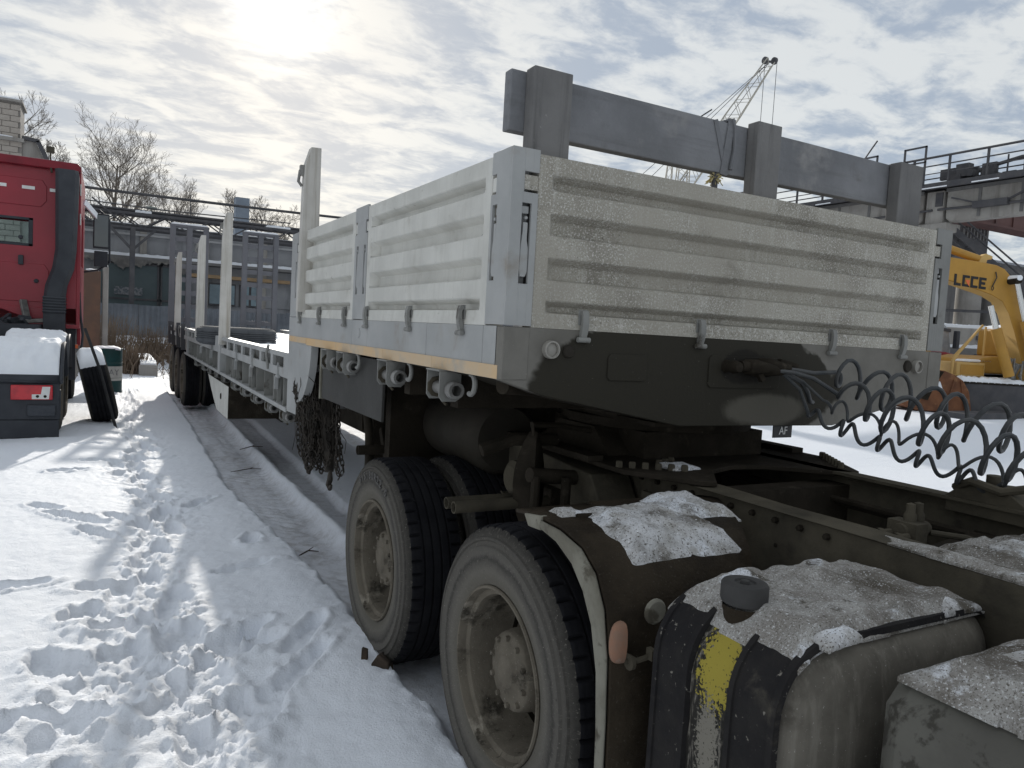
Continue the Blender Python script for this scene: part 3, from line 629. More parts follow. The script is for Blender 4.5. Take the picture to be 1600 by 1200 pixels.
while y < 11.8:
    if abs(y-7.3) > .2:
        fin(MB().box(-1.235, -1.152, y, y+.012, .973, 1.197), 'web_rib', GREYF, TRL)
        k = int(y*10)
        if k % 3 == 0:
            hk = MB(); hk.tube([(-1.24, y+.22, 1.18), (-1.235, y+.24, 1.10), (-1.225, y+.22, 1.03), (-1.22, y+.26, 1.0)], .009, 6); hk.bar((-1.235, y+.17, 1.185), (-1.235, y+.17, .985), .03, .012); hk.bar((-1.235, y+.33, 1.185), (-1.235, y+.33, .985), .02, .012)
            fin(hk, 'stake_pocket', GREYF, TRL)
    y += .40
for y in (7.18, 11.3): fin(MB().box(-1.262, -1.14, y, y+.16, .945, 1.395), 'joint_post', GREY, TRL, .003)
for y in (3.75, 4.95, 5.9, 8.0, 9.2):                               # hinge pins hanging on the beam's lower edge
    mb = MB().tube([(-1.257, y-.05, 1.19), (-1.257, y+.05, 1.19)], .012, 8); mb.bar((-1.257, y, 1.30), (-1.257, y, 1.18), .016, .01); mb.bar((-1.262, y+.02, 1.19), (-1.262, y+.02, 1.09), .03, .014)
    fin(mb, 'beam_hinge', GREY, TRL)
for y in (3.62, 4.25, 4.95, 5.60, 6.25, 7.05, 7.7, 8.4, 9.2, 10.2): winch(y, .895, -1.2)
for y in (4.15, 13.0):
    fin(MB().tube([(-1.26, y, 1.42), (-1.27, y+.03, 1.36), (-1.255, y+.02, 1.22)], .012, 6), 'rope_hook', GREYF, TRL)
for y in (12.1, 13.1, 14.3, 15.3):
    fin(MB().bar((-1.27, y, 1.47), (-1.26, y, 1.0), .07, .04), 'side_bracket', STRUCT, TRL)
fin(MB().box(1.14, 1.25, Y0, Y1, .95, 1.392), 'side_beam', GREY, TRL)
fin(MB().box(1.19, 1.22, 5.2, 11.6, .50, .94), 'added_shade_guard', GREY, TRL)  # added on the far side to keep sun off the ground underneath
for i in range(14):
    x = -1.13+i*.1614
    fin(MB().box(x, x+.153, Y0+.002, Y1, 1.24, 1.272), 'deck_plank', WOOD, TRL)
fin(snow_patch(-1.12, 1.12, 3.43, 15.6, lambda x, y: 1.273, .045, 40, 120, .02, 3., .10), 'deck_snow', SNOWC, TRL)['kind'] = 'stuff'
# stakes
def stake(x, y, z0, z1, w=.125, t=.07):
    P = [(x, y, z0), (x+w, y, z0), (x+w*.96, y, z1), (x+w*.42, y, z1-.003), (x+w*.12, y, z1-.13), (x+.01, y, z1-.30)]
    s = fin(MB().prism(P, (0, t, 0)), 'stake', STAKE, TRL, .005)
    h = MB().tube([(x+w*.1, y+.03, z1-.13), (x-.012, y+.03, z1-.17), (x-.02, y+.03, z1-.24), (x+.005, y+.03, z1-.27)], .010, 6); h.box(x-.012, x+.02, y+.01, y+.05, z1-.20, z1-.13)
    fin(h, 'stake_hook', STEEL, s)
stake(-1.300+.005, 2.95, 1.70, 2.825, .128); stake(-1.285, 7.10, 1.30, 2.86, .125); stake(-1.285, 9.8, 1.30, 2.83, .12); stake(-1.285, 13.9, 1.30, 2.855, .12)
for y in (7.1, 13.9): stake(1.13, y, 1.28, 2.83, .12)
fin(MB().tube([(1.16, 9.6, 1.95), (1.15, 9.2, 1.75), (1.2, 8.6, 1.66)], .012, 6), 'loose_strap', STAKE, TRL)
# front timber guard
for (x0, x1, z1) in ((-1.158, -1.0, 2.567), (-.079, .060, 2.575), (.875, 1.05, 2.558)):
    fin(MB().box(x0, x1, .050, .112, 1.70, z1), 'timber_post', WOOD, TRL, .004)
pl = [(-1.215, .115, 2.352), (-.4, .115, 2.350), (1.02, .115, 2.358), (1.02, .115, 2.553), (.3, .115, 2.560), (-1.215, .115, 2.562)]
fin(MB().prism(pl, (0, .05, 0)), 'timber_plank', WOODH, TRL, .004)
# loading ramps folded up at the tail
def ramp(x0, x1):
    z0, z1 = 1.34, 3.57; r = fin(MB().box(x0, x1, 15.80, 15.86, z0-.12, z0), 'loading_ramp', RAMPM, TRL, .004)
    for f in (0, .5, 1): 
        c = x0+.06+f*(x1-x0-.12); fin(MB().box(c-.055, c+.055, 15.78, 15.90, z0, z1-.02), 'ramp_rail', RAMPM, r, .004)
    for i in range(8):
        z = z0+.12+i*.295; fin(MB().box(x0+.116, x1-.116, 15.80, 15.88, z, z+.10), 'ramp_rung', RAMPM, r, .004)
    fin(MB().box(x0-.002, x1+.002, 15.785, 15.905, z1-.02, z1+.03), 'ramp_rung', RAMPM, r, .004)
    fin(snow_patch(x0, x1, 15.78, 15.91, lambda x, y: z1+.03, .035, 30, 8, .1, x0*3, .1), 'snow_cap', SNOWC, r)['kind'] = 'stuff'
ramp(-1.275, -.475); ramp(.245, 1.05)
# running gear
for y in (12.32, 13.62, 14.92): make_wheel(TRL, (-1.245, y, .475), .50, .28, -1, True, n=48, deep=True)
for y in (12.32, 13.62, 14.92): make_wheel(TRL, (1.245, y, .475), .50, .28, 1, True, n=32)
un = MB()
for x in (-.52, .40): un.box(x, x+.12, 3.4, 15.7, .72, 1.235)
for x in (-.52, .40): un.box(x, x+.12, .3, 3.35, 1.31, 1.45)
for y in np.arange(3.6, 15.6, .9): un.box(-1.13, 1.13, y, y+.08, 1.0, 1.235)
for y in np.arange(.5, 3.3, .55): un.box(-1.18, 1.18, y, y+.07, 1.32, 1.60)
for y in (12.32, 13.62, 14.92): un.tube([(-1.1, y, .475), (1.1, y, .475)], .08, 10)
fin(un, 'chassis_frame', DARK, TRL)
tbx = fin(MB().prism([(-1.25, 6.44, .50), (-1.25, 6.44, .86), (-1.25, 8.3, .86), (-1.25, 8.0, .72), (-1.25, 7.4, .50)], (.55, 0, 0)), 'tool_box', DARK, TRL, .004)
fin(MB().prism([(-1.256, 6.44, .50), (-1.256, 6.44, .86), (-1.256, 8.3, .86), (-1.256, 8.0, .72), (-1.256, 7.4, .50)], (.004, 0, 0)), 'box_door', BOARD, tbx)
fin(MB().lathe([(0, -.012), (.03, -.01), (.04, 0)], (-1.256, 7.0, .70), n=16), 'lock', DARK, tbx)
fin(MB().box(-.7, -.3, 6.3, 8.6, .48, .95), 'tool_box', DARK, TRL)
# what hangs under the gooseneck: air tanks, landing legs, braces
fin(MB().lathe([(0, -.0), (.16, .0), (.19, .04), (.19, .66), (.16, .70), (0, .70)], (-.66, 1.02, 1.10), 'y', 32), 'air_tank', NOSEK, TRL)
fin(MB().box(-1.02, 1.0, 1.75, 1.83, .80, 1.42), 'cross_plate', DARK, TRL)  # added dark plates, closing off the bright snow behind the gooseneck
fin(MB().box(-.98, .98, 2.40, 2.46, .95, 1.45), 'cross_plate', DARK, TRL)
lg = MB().box(-.98, -.84, 2.18, 2.32, .42, 1.42); lg.box(-.965, -.855, 2.195, 2.305, .10, .45); lg.box(-1.03, -.79, 2.1, 2.4, .06, .10); lg.bar((-.92, 2.15, 1.0), (-.92, 1.85, .55), .05, .05)
fin(lg, 'landing_leg', DARK, TRL, .004)
lg2 = fin(MB().box(.84, .98, 2.18, 2.32, .10, 1.42), 'landing_leg', DARK, TRL)
st = MB().tube([(-1.05, 2.12, 1.18), (-1.06, 2.0, 1.0), (-1.07, 1.92, .72)], .026, 10); st.lathe([(0, -.03), (.05, -.03), (.06, .03), (0, .03)], (-1.05, 2.12, 1.15), 'x', 12)
fin(st, 'crank_strut', DARK, TRL)
fin(MB().tube([(-.8, 2.5, 1.3), (-.7, 2.3, 1.05), (-.6, 1.9, .95), (-.2, 1.9, .95)], .03, 8), 'air_pipe', DARK, TRL)
fin(MB().box(-.44, .45, .15, 1.6, 1.282, 1.300), 'king_pin_plate', DARK, TRL)
# ------------------------------------------------------------------ the truck tractor in front of it
TRU = thing('truck_tractor', 'mud covered truck chassis with twin rear wheels coupled under the trailer nose', 'truck', (0, -1.5, -.06))
ZC = .452
for y in (-.05, 1.303):
    make_wheel(TRU, (-1.242, y, ZC), .515, .30, -1, True, n=220)
    make_wheel(TRU, (1.242, y, ZC), .515, .30, 1, True, n=96)
# raised size marking on the rear wheel's sidewall
rear = [c for c in TRU.children if c.name.startswith('wheel')][2]
mk_ = MB(); txt = '315/80R22.5'
for i, ch in enumerate(txt):
    if ch == ' ': continue
    g_ = glyphs(ch, .055, .006, .001); a = math.radians(92-(i-5)*5.6); rr = .425
    for_v = []
    for (px, py, pz) in g_.v:
        # letters stand radially; seen from -x, +y runs to the left
        ry = rr+py; u = px
        for_v.append((-.012-pz, -(ry*math.cos(a)+u*math.sin(a)) if False else ry*math.cos(math.pi-a)-u*math.sin(a)*1, ry*math.sin(a)-u*math.cos(math.pi-a)*-1))
    mk_.add(for_v, g_.f)
fin(mk_, 'size_marking', mk('tyre_lettering', (.10, .095, .09), None, 5, .8, bump=0), rear, local=True)
# frame rails: C sections that spread towards the cab
def rail(sx, zt):
    pts = [(2.2, .415), (.6, .415), (-.3, .43), (-1.2, .455), (-2.6, .47)]
    mb = MB()
    rows = []
    for (y, x) in pts:
        X_ = sx*x
        rows.append([(X_-sx*.085, y, zt-.012), (X_-sx*.085, y, zt), (X_-sx*.006, y, zt), (X_, y, zt-.006), (X_, y, zt-.275), (X_-sx*.006, y, zt-.281), (X_-sx*.085, y, zt-.281), (X_-sx*.085, y, zt-.269), (X_-sx*.012, y, zt-.269), (X_-sx*.012, y, zt-.012), (X_-sx*.085, y, zt-.012)])
    mb.grid(rows)
    r = fin(mb, 'frame_rail', DARK2, TRU, ang=30)
    bm_ = MB()
    for k in range(26):                                             # bolt row under the top flange
        y = 1.9-k*.105; X_ = sx*(np.interp(-y, [-2.2, -.6, .3, 1.2, 2.6], [.415, .415, .43, .455, .47])+.004)
        bm_.lathe([(0, sx*.016), (.010, sx*.014), (.012, 0)], (X_, y, zt-.035), 'x', 6)
    rb_ = random.Random(3)
    for k in range(14):
        y = .5-k*.17; X_ = sx*(np.interp(-y, [-2.2, -.6, .3, 1.2, 2.6], [.415, .415, .43, .455, .47])+.002)
        bm_.lathe([(0, sx*.003), (.007, sx*.002), (.008, 0)], (X_, y, zt-.12-.06*rb_.random()), 'x', 8)
    fin(bm_, 'bolt_row', MATS['dirty_frame'], r)['kind'] = 'stuff'
    return r
rl = rail(-1, 1.092); rr_ = rail(1, 1.118)
fl = MB(); fl.grid([[(-.47+.02*k/8, .5-k*.33, 1.094), (-.34+.015*k/8-.02*(k % 2), .5-k*.33, 1.096)] for k in range(9)])
fin(fl, 'flange_liner', DARK2, rl)
for y in (1.9, .65, -.1, -1.7): fin(MB().box(-.42, .42, y-.06, y+.06, .84, 1.06), 'cross_member', DARK, TRU)
pp = MB()
for i in range(4): pp.tube([(.36-.03*i, 1.0, .97+.012*i), (.37-.02*i, -.3, .98+.01*i), (.40-.02*i, -1.0, .96+.012*i), (.42-.02*i, -1.9, .95)], .014, 6)
for i in range(3): pp.tube([(-.30+.04*i, .6, .95), (-.2+.1*i, .0, .93), (.1+.06*i, -.5, .92), (.3, -.9, .95)], .015, 6)
fin(pp, 'pipe_bundle', DARK, TRU)
# axles, suspension
sx_ = MB()
for y in (-.05, 1.303):
    sx_.tube([(-.9, y, ZC), (-.25, y, ZC), (-.2, y, ZC), (.2, y, ZC), (.25, y, ZC), (.9, y, ZC)], [.07, .08, .17, .17, .08, .07], 14)
for x in (-.62, .55): sx_.box(x, x+.085, -.1, 1.36, .56, .66); sx_.box(x-.01, x+.095, .45, .82, .62, .86); sx_.bar((x+.04, .62, .5), (x+.04, .62, .95), .22, .2, (0, 1, 0))
fin(sx_, 'axle_and_springs', DARK, TRU)
sp = MB().prism([(-.64, .30, 1.06), (-.64, .95, 1.10), (-.64, 1.2, .95), (-.64, 1.05, .62), (-.64, .25, .62), (-.64, .15, .85)], (.2, 0, 0))
fin(sp, 'spring_hanger', DARK2, TRU, .006)
fin(MB().lathe([(0, -.02), (.06, -.02), (.085, .0), (.085, .09), (0, .1)], (-.76, .75, .96), 'x', 18), 'trunnion_cap', DARK2, TRU)
fin(MB().lathe([(.085, -.03), (.095, -.03), (.095, .08), (.085, .08)], (-.70, .88, .94), 'x', 18, 2.6, 5.2), 'bracket_hoop', DARK2, TRU)
# fifth wheel
bp = [(-.62, .10), (-.45, -.16), (-.40, -.19), (-.22, .02), (-.05, .08), (.12, .05), (.40, -.17), (.47, -.16), (.66, .12), (.66, 1.2), (-.62, 1.2)]
bpo = fin(MB().prism([(x, y, 1.098) for x, y in bp], (0, 0, .020)), 'mounting_plate', DARK, TRU, .003)
bb = MB()
for k in range(6): bb.lathe([(.0, .026), (.013, .025), (.015, .018), (.015, 0)], (-.60+.045*k, .14-.028*k+.02, 1.118), 'z', 6)
for k in range(3): bb.lathe([(.0, .026), (.013, .025), (.015, .018), (.015, 0)], (-.40+.05*k, .15+.02*k, 1.118), 'z', 6)
for k in range(7): bb.lathe([(.0, .026), (.013, .025), (.015, .018), (.015, 0)], (.63-.03*k, .16-.04*k+.0, 1.118), 'z', 6)
fin(bb, 'bolt_row', DARK2, bpo)['kind'] = 'stuff'
fw = MB()
th_ = np.linspace(math.pi*1.06, math.pi*1.94, 22); P = [(.47*math.cos(a), .68+.47*math.sin(a), 1.235) for a in th_]+[(.47, .75, 1.235), (.30, 1.12, 1.235), (.08, 1.12, 1.235), (.05, .75, 1.235), (-.05, .75, 1.235), (-.08, 1.12, 1.235), (-.30, 1.12, 1.235), (-.47, .75, 1.235)]
fw.prism(P, (0, 0, .045)); fwo = fin(fw, 'fifth_wheel', DARK, TRU, .004)
fk = MB()
for sx in (-1, 1): fk.prism([(sx*.48, .40, 1.118), (sx*.48, 1.0, 1.118), (sx*.48, .82, 1.235), (sx*.48, .52, 1.235)], (-sx*.12, 0, 0)); fk.box(sx*.62-.04, sx*.62+.04, .3, 1.05, 1.118, 1.14)
fk.box(-.36, .36, .30, 1.05, 1.118, 1.235)
fk.tube([(-.62, .62, 1.16), (-.85, .6, 1.17), (-1.0, .62, 1.12)], .03, 8)
fin(fk, 'pivot_block', DARK, fwo)
fin(MB().box(.12, .235, .02, .026, 1.245, 1.315), 'number_plate', mk('dark_plate', (.05, .05, .05), None, 5, .6), TRU)
gl_ = glyphs('AF', .05, .002); fin(MB().add([(.178+x*.9, .018-z, 1.275+y) for x, y, z in gl_.v], gl_.f), 'plate_lettering', WHITE, TRU)
# twin pipe ends, the bar and the rubber flap between the wheels
for (y, z, x0) in ((.665, .885, -1.135), (.555, .892, -1.150)):
    fin(MB().lathe([(.021, 0), (.026, 0), (.026, .75), (.021, .75), (.021, 0)], (x0, y, z), 'x', 18), 'mudguard_tube', DARK2, TRU)
fin(MB().lathe([(.022, 0), (.028, 0), (.028, .8), (.022, .8), (.022, 0)], (-1.15, 1.93, .905), 'x', 18), 'mudguard_tube', DARK, TRU)
fp = MB(); rows = []
for k in range(11):
    s_ = k/10; z = 1.215-.46*s_; w_ = .012+.085*math.sin(math.pi*min(1, s_*1.02))**.8
    rows.append([(-.80-w_*.75, .53+.02*math.sin(3*s_), z), (-.80, .50, z), (-.80+w_*.75, .52+.02*math.sin(4*s_), z+.005)])
fp.grid(rows); fpo = fin(fp, 'mud_flap', DARK, TRU); fpo.modifiers.new('thick', 'SOLIDIFY').thickness = .008
vb = MB(); vb.tube([(-.80, .51, 1.20), (-.81, .52, 1.245), (-.65, .55, 1.235), (-.4, .55, 1.20)], .014, 8); vb.tube([(-.88, .4, 1.05), (-.6, .42, 1.02), (-.42, .3, 1.0)], .032, 10); vb.tube([(-.86, .38, .78), (-.86, .38, 1.05)], .02, 8); vb.tube([(-.72, .36, .66), (-.72, .36, 1.04)], .022, 8)
fin(vb, 'flap_bracket', DARK, TRU)
br = MB().prism([(-.47, .02, 1.02), (-.47, .14, 1.02), (-.47, .14, .90), (-.47, .02, .90)], (-.02, 0, 0)); br.prism([(-.47, .02, 1.02), (-.47, .02, .90), (-.43, .02, .82), (-.43, .02, 1.02)], (0, .012, 0))
for z in (.94, .985): br.lathe([(0, -.004), (.012, -.004), (.012, 0)], (-.49, .08, z), 'x', 10)
fin(br, 'angle_bracket', DARK2, rl)
fin(MB().lathe([(.07, 0), (.082, 0), (.082, .03), (.07, .03)], (-.46, -.22, .98), 'x', 16, 2.2, 4.6), 'pipe_clamp', DARK2, rl)
# front quarter mudguard over the near wheel
pf = [(-.13, 1.045), (-.25, 1.062), (-.41, 1.058), (-.525, 1.035), (-.60, .985), (-.65, .90), (-.678, .78), (-.69, .60), (-.695, .40), (-.695, .16)]
def fend(x0, x1, mat, off, name, th=.012):
    a = [(y, z) for y, z in pf]; mb = MB(); rows = []
    for (y, z) in a: rows.append([(x0, y, z+off)]+[(x0+(x1+float(np.interp(y, [-.70, -.20], [-.25, .04]))-x0)*q, y, z+off) for q in (.25, .5, .75, 1.)])
    mb.grid(rows); o = fin(mb, name, mat, TRU, ang=60); so_ = o.modifiers.new('thick', 'SOLIDIFY'); so_.thickness = th; so_.offset = -1; return o
fd = fend(-1.235, -.46, FEND, 0, 'mudguard')
lipb = []
for (y, z), (y2, z2) in zip(pf[1:], [(-.27, 1.04), (-.395, 1.02), (-.485, .98), (-.55, .92), (-.60, .84), (-.636, .72), (-.652, .56), (-.660, .38), (-.662, .16)]): lipb.append([(-1.243, y, z), (-1.247, (y+y2)/2, (z+z2)/2), (-1.243, y2, z2), (-1.225, y2-.004, z2-.003)])
lp = fin(MB().grid(lipb), 'mudguard_lip', FENDL, fd); lp.modifiers.new('thick', 'SOLIDIFY').thickness = .006
fin(MB().prism([(-1.247, -.20, 1.06), (-1.247, -.30, 1.075), (-1.247, -.305, 1.03), (-1.247, -.23, 1.025)], (.03, 0, 0)), 'lip_bracket', FENDL, fd, .004)
cb = MB()
for (x0, x1, y0) in ((-1.13, -.98, -.33), (-.72, -.56, -.30)): cb.tube([(x0, y0, 1.068), (x1, y0-.01, 1.068)], .014, 8)
cb.box(-.97, -.70, -.36, -.16, 1.062, 1.072); cb.box(-.72, -.56, -.36, -.31, 1.062, 1.085); cb.box(-1.2, -1.16, -.30, -.24, 1.06, 1.075)
fin(cb, 'clamp_bar', FEND, fd, .003)
gzt = lambda x, y: float(np.interp(-y, [-q[0] for q in pf], [q[1] for q in pf]))+.002
for args in ((-1.17, -.64, -.655, -.22, .05, 1.3), (-.82, -.53, -.48, -.16, .05, 4.1), (-1.20, -1.08, -.34, -.24, .03, 9.2)):
    fin(snow_patch(args[0], args[1], args[2], args[3], gzt, args[4], 80, 70, .24, args[5], .36, .12, 1.0), 'snow_patch', ICE, fd)['kind'] = 'stuff'
al = MB(); rows = []                                                # amber side lamp on its wiry bracket
for k in range(13):
    a = math.pi*k/12; z = .830+.056*math.cos(a); w_ = .024*math.sin(a)**.5
    rows.append([(-1.214, -.705, z)]+[(-1.214-.040*math.sin(b)*math.sin(a)**.4, -.705+w_*math.cos(b), z) for b in np.linspace(0, math.pi, 9)]+[(-1.214, -.705, z)])
al.grid(rows); alo = fin(al, 'side_lamp', AMBER, fd)
ab = MB(); ab.tube([(-1.215, -.708, .80), (-1.18, -.73, .782), (-1.09, -.74, .80), (-.99, -.74, .815)], .008, 6); ab.tube([(-1.2, -.72, .77), (-1.12, -.745, .805), (-1.02, -.745, .785)], .006, 6); ab.lathe([(0, 0), (.02, 0), (.02, .012), (0, .012)], (-1.2, -.72, .775), 'x', 10)
for i in range(3): ab.box(-1.15+.035*i, -1.135+.035*i, -.755, -.73, .785, .815)
fin(ab, 'lamp_bracket', DARK2, alo)
fin(MB().lathe([(0, -.005), (.030, -.005), (.036, .0), (.036, .006)], (-1.10, -.70, .895), 'y', 18), 'rubber_button', FENDL, fd)
# fuel tank with straps, cap and sticker
TX0, TX1, TY0, TY1, TZ0, TZ1 = -1.19, -.43, -1.245, -.80, .36, 1.0
def tank_section(grow=0.):
    P = []; r = .15; r2 = .08
    for cx, cz, rr, a0 in ((TX0+r, TZ1-r, r, math.pi), (TX1-r2, TZ1-r2, r2, math.pi/2), (TX1-r2, TZ0+r2, r2, 0), (TX0+r2, TZ0+r2, r2, -math.pi/2)):
        for k in range(8): a = a0-k/7*math.pi/2; P.append((cx+(rr+grow)*math.cos(a), cz+(rr+grow)*math.sin(a)))
    return P
S = tank_section(); mb = MB(); n = len(S)
def ring(y, ins):
    cx, cz = (TX0+TX1)/2, (TZ0+TZ1)/2; hx, hz = (TX1-TX0)/2, (TZ1-TZ0)/2
    return [(cx+(x-cx)*(1-ins/hx), y, cz+(z-cz)*(1-ins/hz)) for x, z in S]
R_ = [ring(TY0-.022, .27), ring(TY0-.020, .19), ring(TY0-.010, .13)]+[ring(TY0+.085*(1-math.cos(q)), .09*(1-math.sin(q))) for q in np.linspace(.15, math.pi/2, 7)]+[ring(TY1-.02, 0), ring(TY1, .02)]
mb.grid([r+[r[0]] for r in R_]); mb.add(R_[0], [tuple(range(n))]); mb.add(R_[-1], [tuple(range(n))[::-1]])
tank = fin(mb, 'fuel_tank', TANKS, TRU, ang=50)
ec = MB().grid([[(x*1.0, y-.003, z) for x, y, z in r]+[(r[0][0], r[0][1]-.003, r[0][2])] for r in R_[:8]]); ec.add([(x, y-.003, z) for x, y, z in R_[0]], [tuple(range(n))])
fin(ec, 'tank_end', TANKE, tank, ang=50)
def strap(y0, y1, g0, g1, name):
    A, B = tank_section(g0), tank_section(g1); sel = range(0, len(A)//2)
    sel = [len(A)-1-0]+list(sel); mb = MB()
    rows = []
    bot = [(TX0-g1, TZ0+.02)]+[B[i] for i in range(0, 16)]; inn = [(TX0-g0, TZ0+.02)]+[A[i] for i in range(0, 16)]
    for (p, q) in zip(inn, bot): rows.append([(p[0], y0, p[1]), (q[0], y0+.004, q[1]), (q[0], y1-.004, q[1]), (p[0], y1, p[1])])
    mb.grid(rows); return fin(mb, name, STRAP, tank)
for (y0, y1) in ((-.930, -.83), (-1.195, -1.085)): strap(y0, y1, .0, .009, 'tank_strap')
for (y0, y1) in ((-.842, -.818), (-.950, -.925), (-1.095, -1.073), (-1.215, -1.190)): strap(y0, y1, .0, .014, 'strap_edge')
sk = MB(); rows = []
A = tank_section(.002)
for (x, z) in [A[4], A[3], A[2], A[1], A[0]]+[(TX0-.002, .83-.05*q) for q in range(9)]: rows.append([(x, -.951+.003*math.sin(z*40), z), (x, -1.072, z)])
fin(MB().grid(rows), 'worn_label', YSTK, tank)
fc_ = MB(); fc_.lathe([(.044, -.05), (.046, .0), (.05, .01), (.05, .02)], (-1.085, -.995, 1.0), 'z', 28)
fco = fin(fc_, 'filler_neck', FEND, tank)
cap = MB().lathe([(.046, .018), (.053, .022), (.056, .030), (.056, .064), (.052, .070), (.042, .073), (.026, .071), (.024, .066), (.012, .066), (.010, .074), (.0, .075)], (-1.085, -.995, 1.005), 'z', 36)
fin(cap, 'filler_cap', mk('cap_rubber', (.05, .048, .047), (.036, .035, .034), 9, .7, bump=.2, dirt=(((.20, .17, .13), 12, .62, .74),)), tank)
tz = lambda x, y: TZ1-.004-(max(0, (TX0+.15)-x)**2)/.30
gs = fin(snow_patch(-1.165, -.44, -1.225, -.80, tz, .050, 130, 110, .12, 2.2, .26, .12, .95), 'dirty_snow', GRIT, tank); gs['kind'] = 'stuff'
for i, (a, b, c, d) in enumerate(((-.66, -.45, -1.235, -1.10), (-1.10, -.94, -1.245, -1.18))):
    fin(snow_patch(a, b, c, d, lambda x, y: tz(x, y)+.012, .034, 50, 40, .45, 5.5+i, .5), 'snow_lump', ICE, tank)['kind'] = 'stuff'
# box ahead of the tank, gritty snow on its lid
bx = MB(); P = [(-1.02, -1.36), (-1.02, -2.3), (-.42, -2.3), (-.42, -1.36)]
bx.prism([(-1.06, -1.335, .36), (-1.06, -1.335, .945), (-1.01, -1.335, .992), (-.42, -1.335, .992), (-.42, -1.335, .36)], (0, -.97, 0))
box_ = fin(bx, 'battery_box', BOX, TRU, .05)
fin(snow_patch(-1.05, -.42, -2.28, -1.335, lambda x, y: .990, .070, 80, 110, .12, 7.7, .28, .12, .9), 'dirty_snow', GRIT, box_)['kind'] = 'stuff'
fin(snow_patch(-.92, -.62, -1.62, -1.42, lambda x, y: 1.025, .035, 30, 26, .3, 3.5, .3), 'snow_lump', ICE, box_)['kind'] = 'stuff'
fin(MB().lathe([(0, -.0), (.03, .0), (.034, .03), (.02, .05), (0, .05)], (-.88, -1.545, 1.045), 'x', 14), 'orange_beacon', mk('orange_plastic', (.65, .17, .04), (.5, .14, .05), 20, .5, bump=.2), box_)
nb_ = MB().tube([(-1.04, -1.34, .74), (-1.09, -1.33, .70), (-1.13, -1.345, .72)], [.012, .02, .008], 8); nb_.tube([(-1.03, -1.33, .60), (-1.08, -1.34, .66), (-1.12, -1.33, .62)], .02, 8)
fin(nb_, 'drain_fitting', BOX, box_)
# valve cluster, snow and lumps between the rails
vv = MB(); c = (-.13, -.80, 1.075)
vv.lathe([(0, -.07), (.024, -.07), (.03, -.04), (.03, .04), (.022, .07), (0, .07)], c, 'x', 14); vv.box(c[0]-.06, c[0]+.0, c[1]-.05, c[1]+.05, c[2]-.03, c[2]+.03)
for dx in (-.02, .022): vv.lathe([(.018, 0), (.020, .05), (.014, .06), (.014, .085), (0, .09)], (c[0]+dx, c[1], c[2]+.0), 'z', 12)
for dy in (-.03, .03): vv.tube([(c[0]-.22, c[1]+dy+.03, c[2]-.02), (c[0]-.07, c[1]+dy, c[2]-.01)], .012, 8); vv.lathe([(.018, 0), (.018, .02), (.014, .025)], (c[0]-.12, c[1]+dy+.01, c[2]-.015), 'x', 10)
vv.tube([(c[0]+.06, c[1]-.02, c[2]-.01), (c[0]+.16, c[1]-.08, c[2]-.02), (c[0]+.25, c[1]-.2, c[2]-.05)], .01, 8)
fin(vv, 'valve_block', DARK2, TRU)
shelf = fin(MB().prism([(-.36, -.86, .99), (.38, -.72, .99), (.40, -1.9, .99), (-.38, -1.9, .99)], (0, 0, .02)), 'cross_plate', DARK, TRU)
fin(snow_patch(-.36, .36, -1.7, -.88, lambda x, y: 1.012, .075, 60, 60, .12, 1.9, .25), 'dirty_snow', GRIT, shelf)['kind'] = 'stuff'
fin(snow_patch(-.465, -.37, -1.9, -.80, lambda x, y: 1.094, .018, 30, 120, .3, 3.9, .40), 'dirty_snow', GRIT, rl)['kind'] = 'stuff'
fin(snow_patch(-.12, .06, -1.14, -1.0, lambda x, y: 1.07, .03, 24, 20, .3, 6.1, .3), 'snow_lump', ICE, shelf)['kind'] = 'stuff'
fin(snow_patch(-.44, -.25, .02, .16, lambda x, y: 1.118, .02, 24, 20, .3, 2.1, .36), 'snow_lump', ICE, bpo)['kind'] = 'stuff'
pz = MB()
for i in range(3): pz.tube([(.0+.05*i, -1.02-.05*i, 1.03), (.2, -1.12-.04*i, 1.05), (.42, -1.2-.05*i, 1.03)], .022, 8)
fin(pz, 'air_pipe', HOSE, TRU)
hb_ = MB().prism([(.38, -.60, 1.12), (.38, -.66, 1.17), (.38, -.80, 1.18), (.38, -.92, 1.10), (.38, -.92, 1.06), (.38, -.60, 1.06)], (.14, 0, 0)); hb_.tube([(.40, -.62, 1.15), (.36, -.70, 1.19), (.37, -.80, 1.17), (.42, -.86, 1.19)], .016, 8); hb_.lathe([(0, 0), (.03, 0), (.03, .05), (0, .05)], (.44, -.74, 1.165), 'z', 10)
fin(hb_, 'hose_bracket', DARK2, TRU, .003)

# ------------------------------------------------------------------ coiled hoses between truck and trailer
def coil(name, label, a, b, sag, R0, pitch, rt, ph, cat, lead=(), tail=(), hand=1.):
    a = Vector(a); b = Vector(b); L = (b-a).length; turns = L/pitch; n = int(turns*16)+1
    d = (b-a).normalized(); u = Vector((0, 0, 1)); u = (u-d*u.dot(d)).normalized(); v = d.cross(u); P = [Vector(q) for q in lead]
    for i in range(n):
        s = i/(n-1); ang = 2*math.pi*turns*s+ph; ramp_ = min(1, s*turns/1.0+.25)
        c = a+(b-a)*s-Vector((0, 0, 1))*sag*4*s*(1-s); jit = 1+.10*math.sin(s*turns*2.3+ph)
        P.append(c+(u*math.cos(ang)+v*math.sin(ang)*.62*hand)*R0*ramp_*jit+d*.02*math.sin(ang*.5+ph))
    P += [Vector(q) for q in tail]
    o = fin(MB().tube(P, rt, 8), name, HOSE); tag(o, label, cat, 'coiled hoses between trailer and truck'); return o
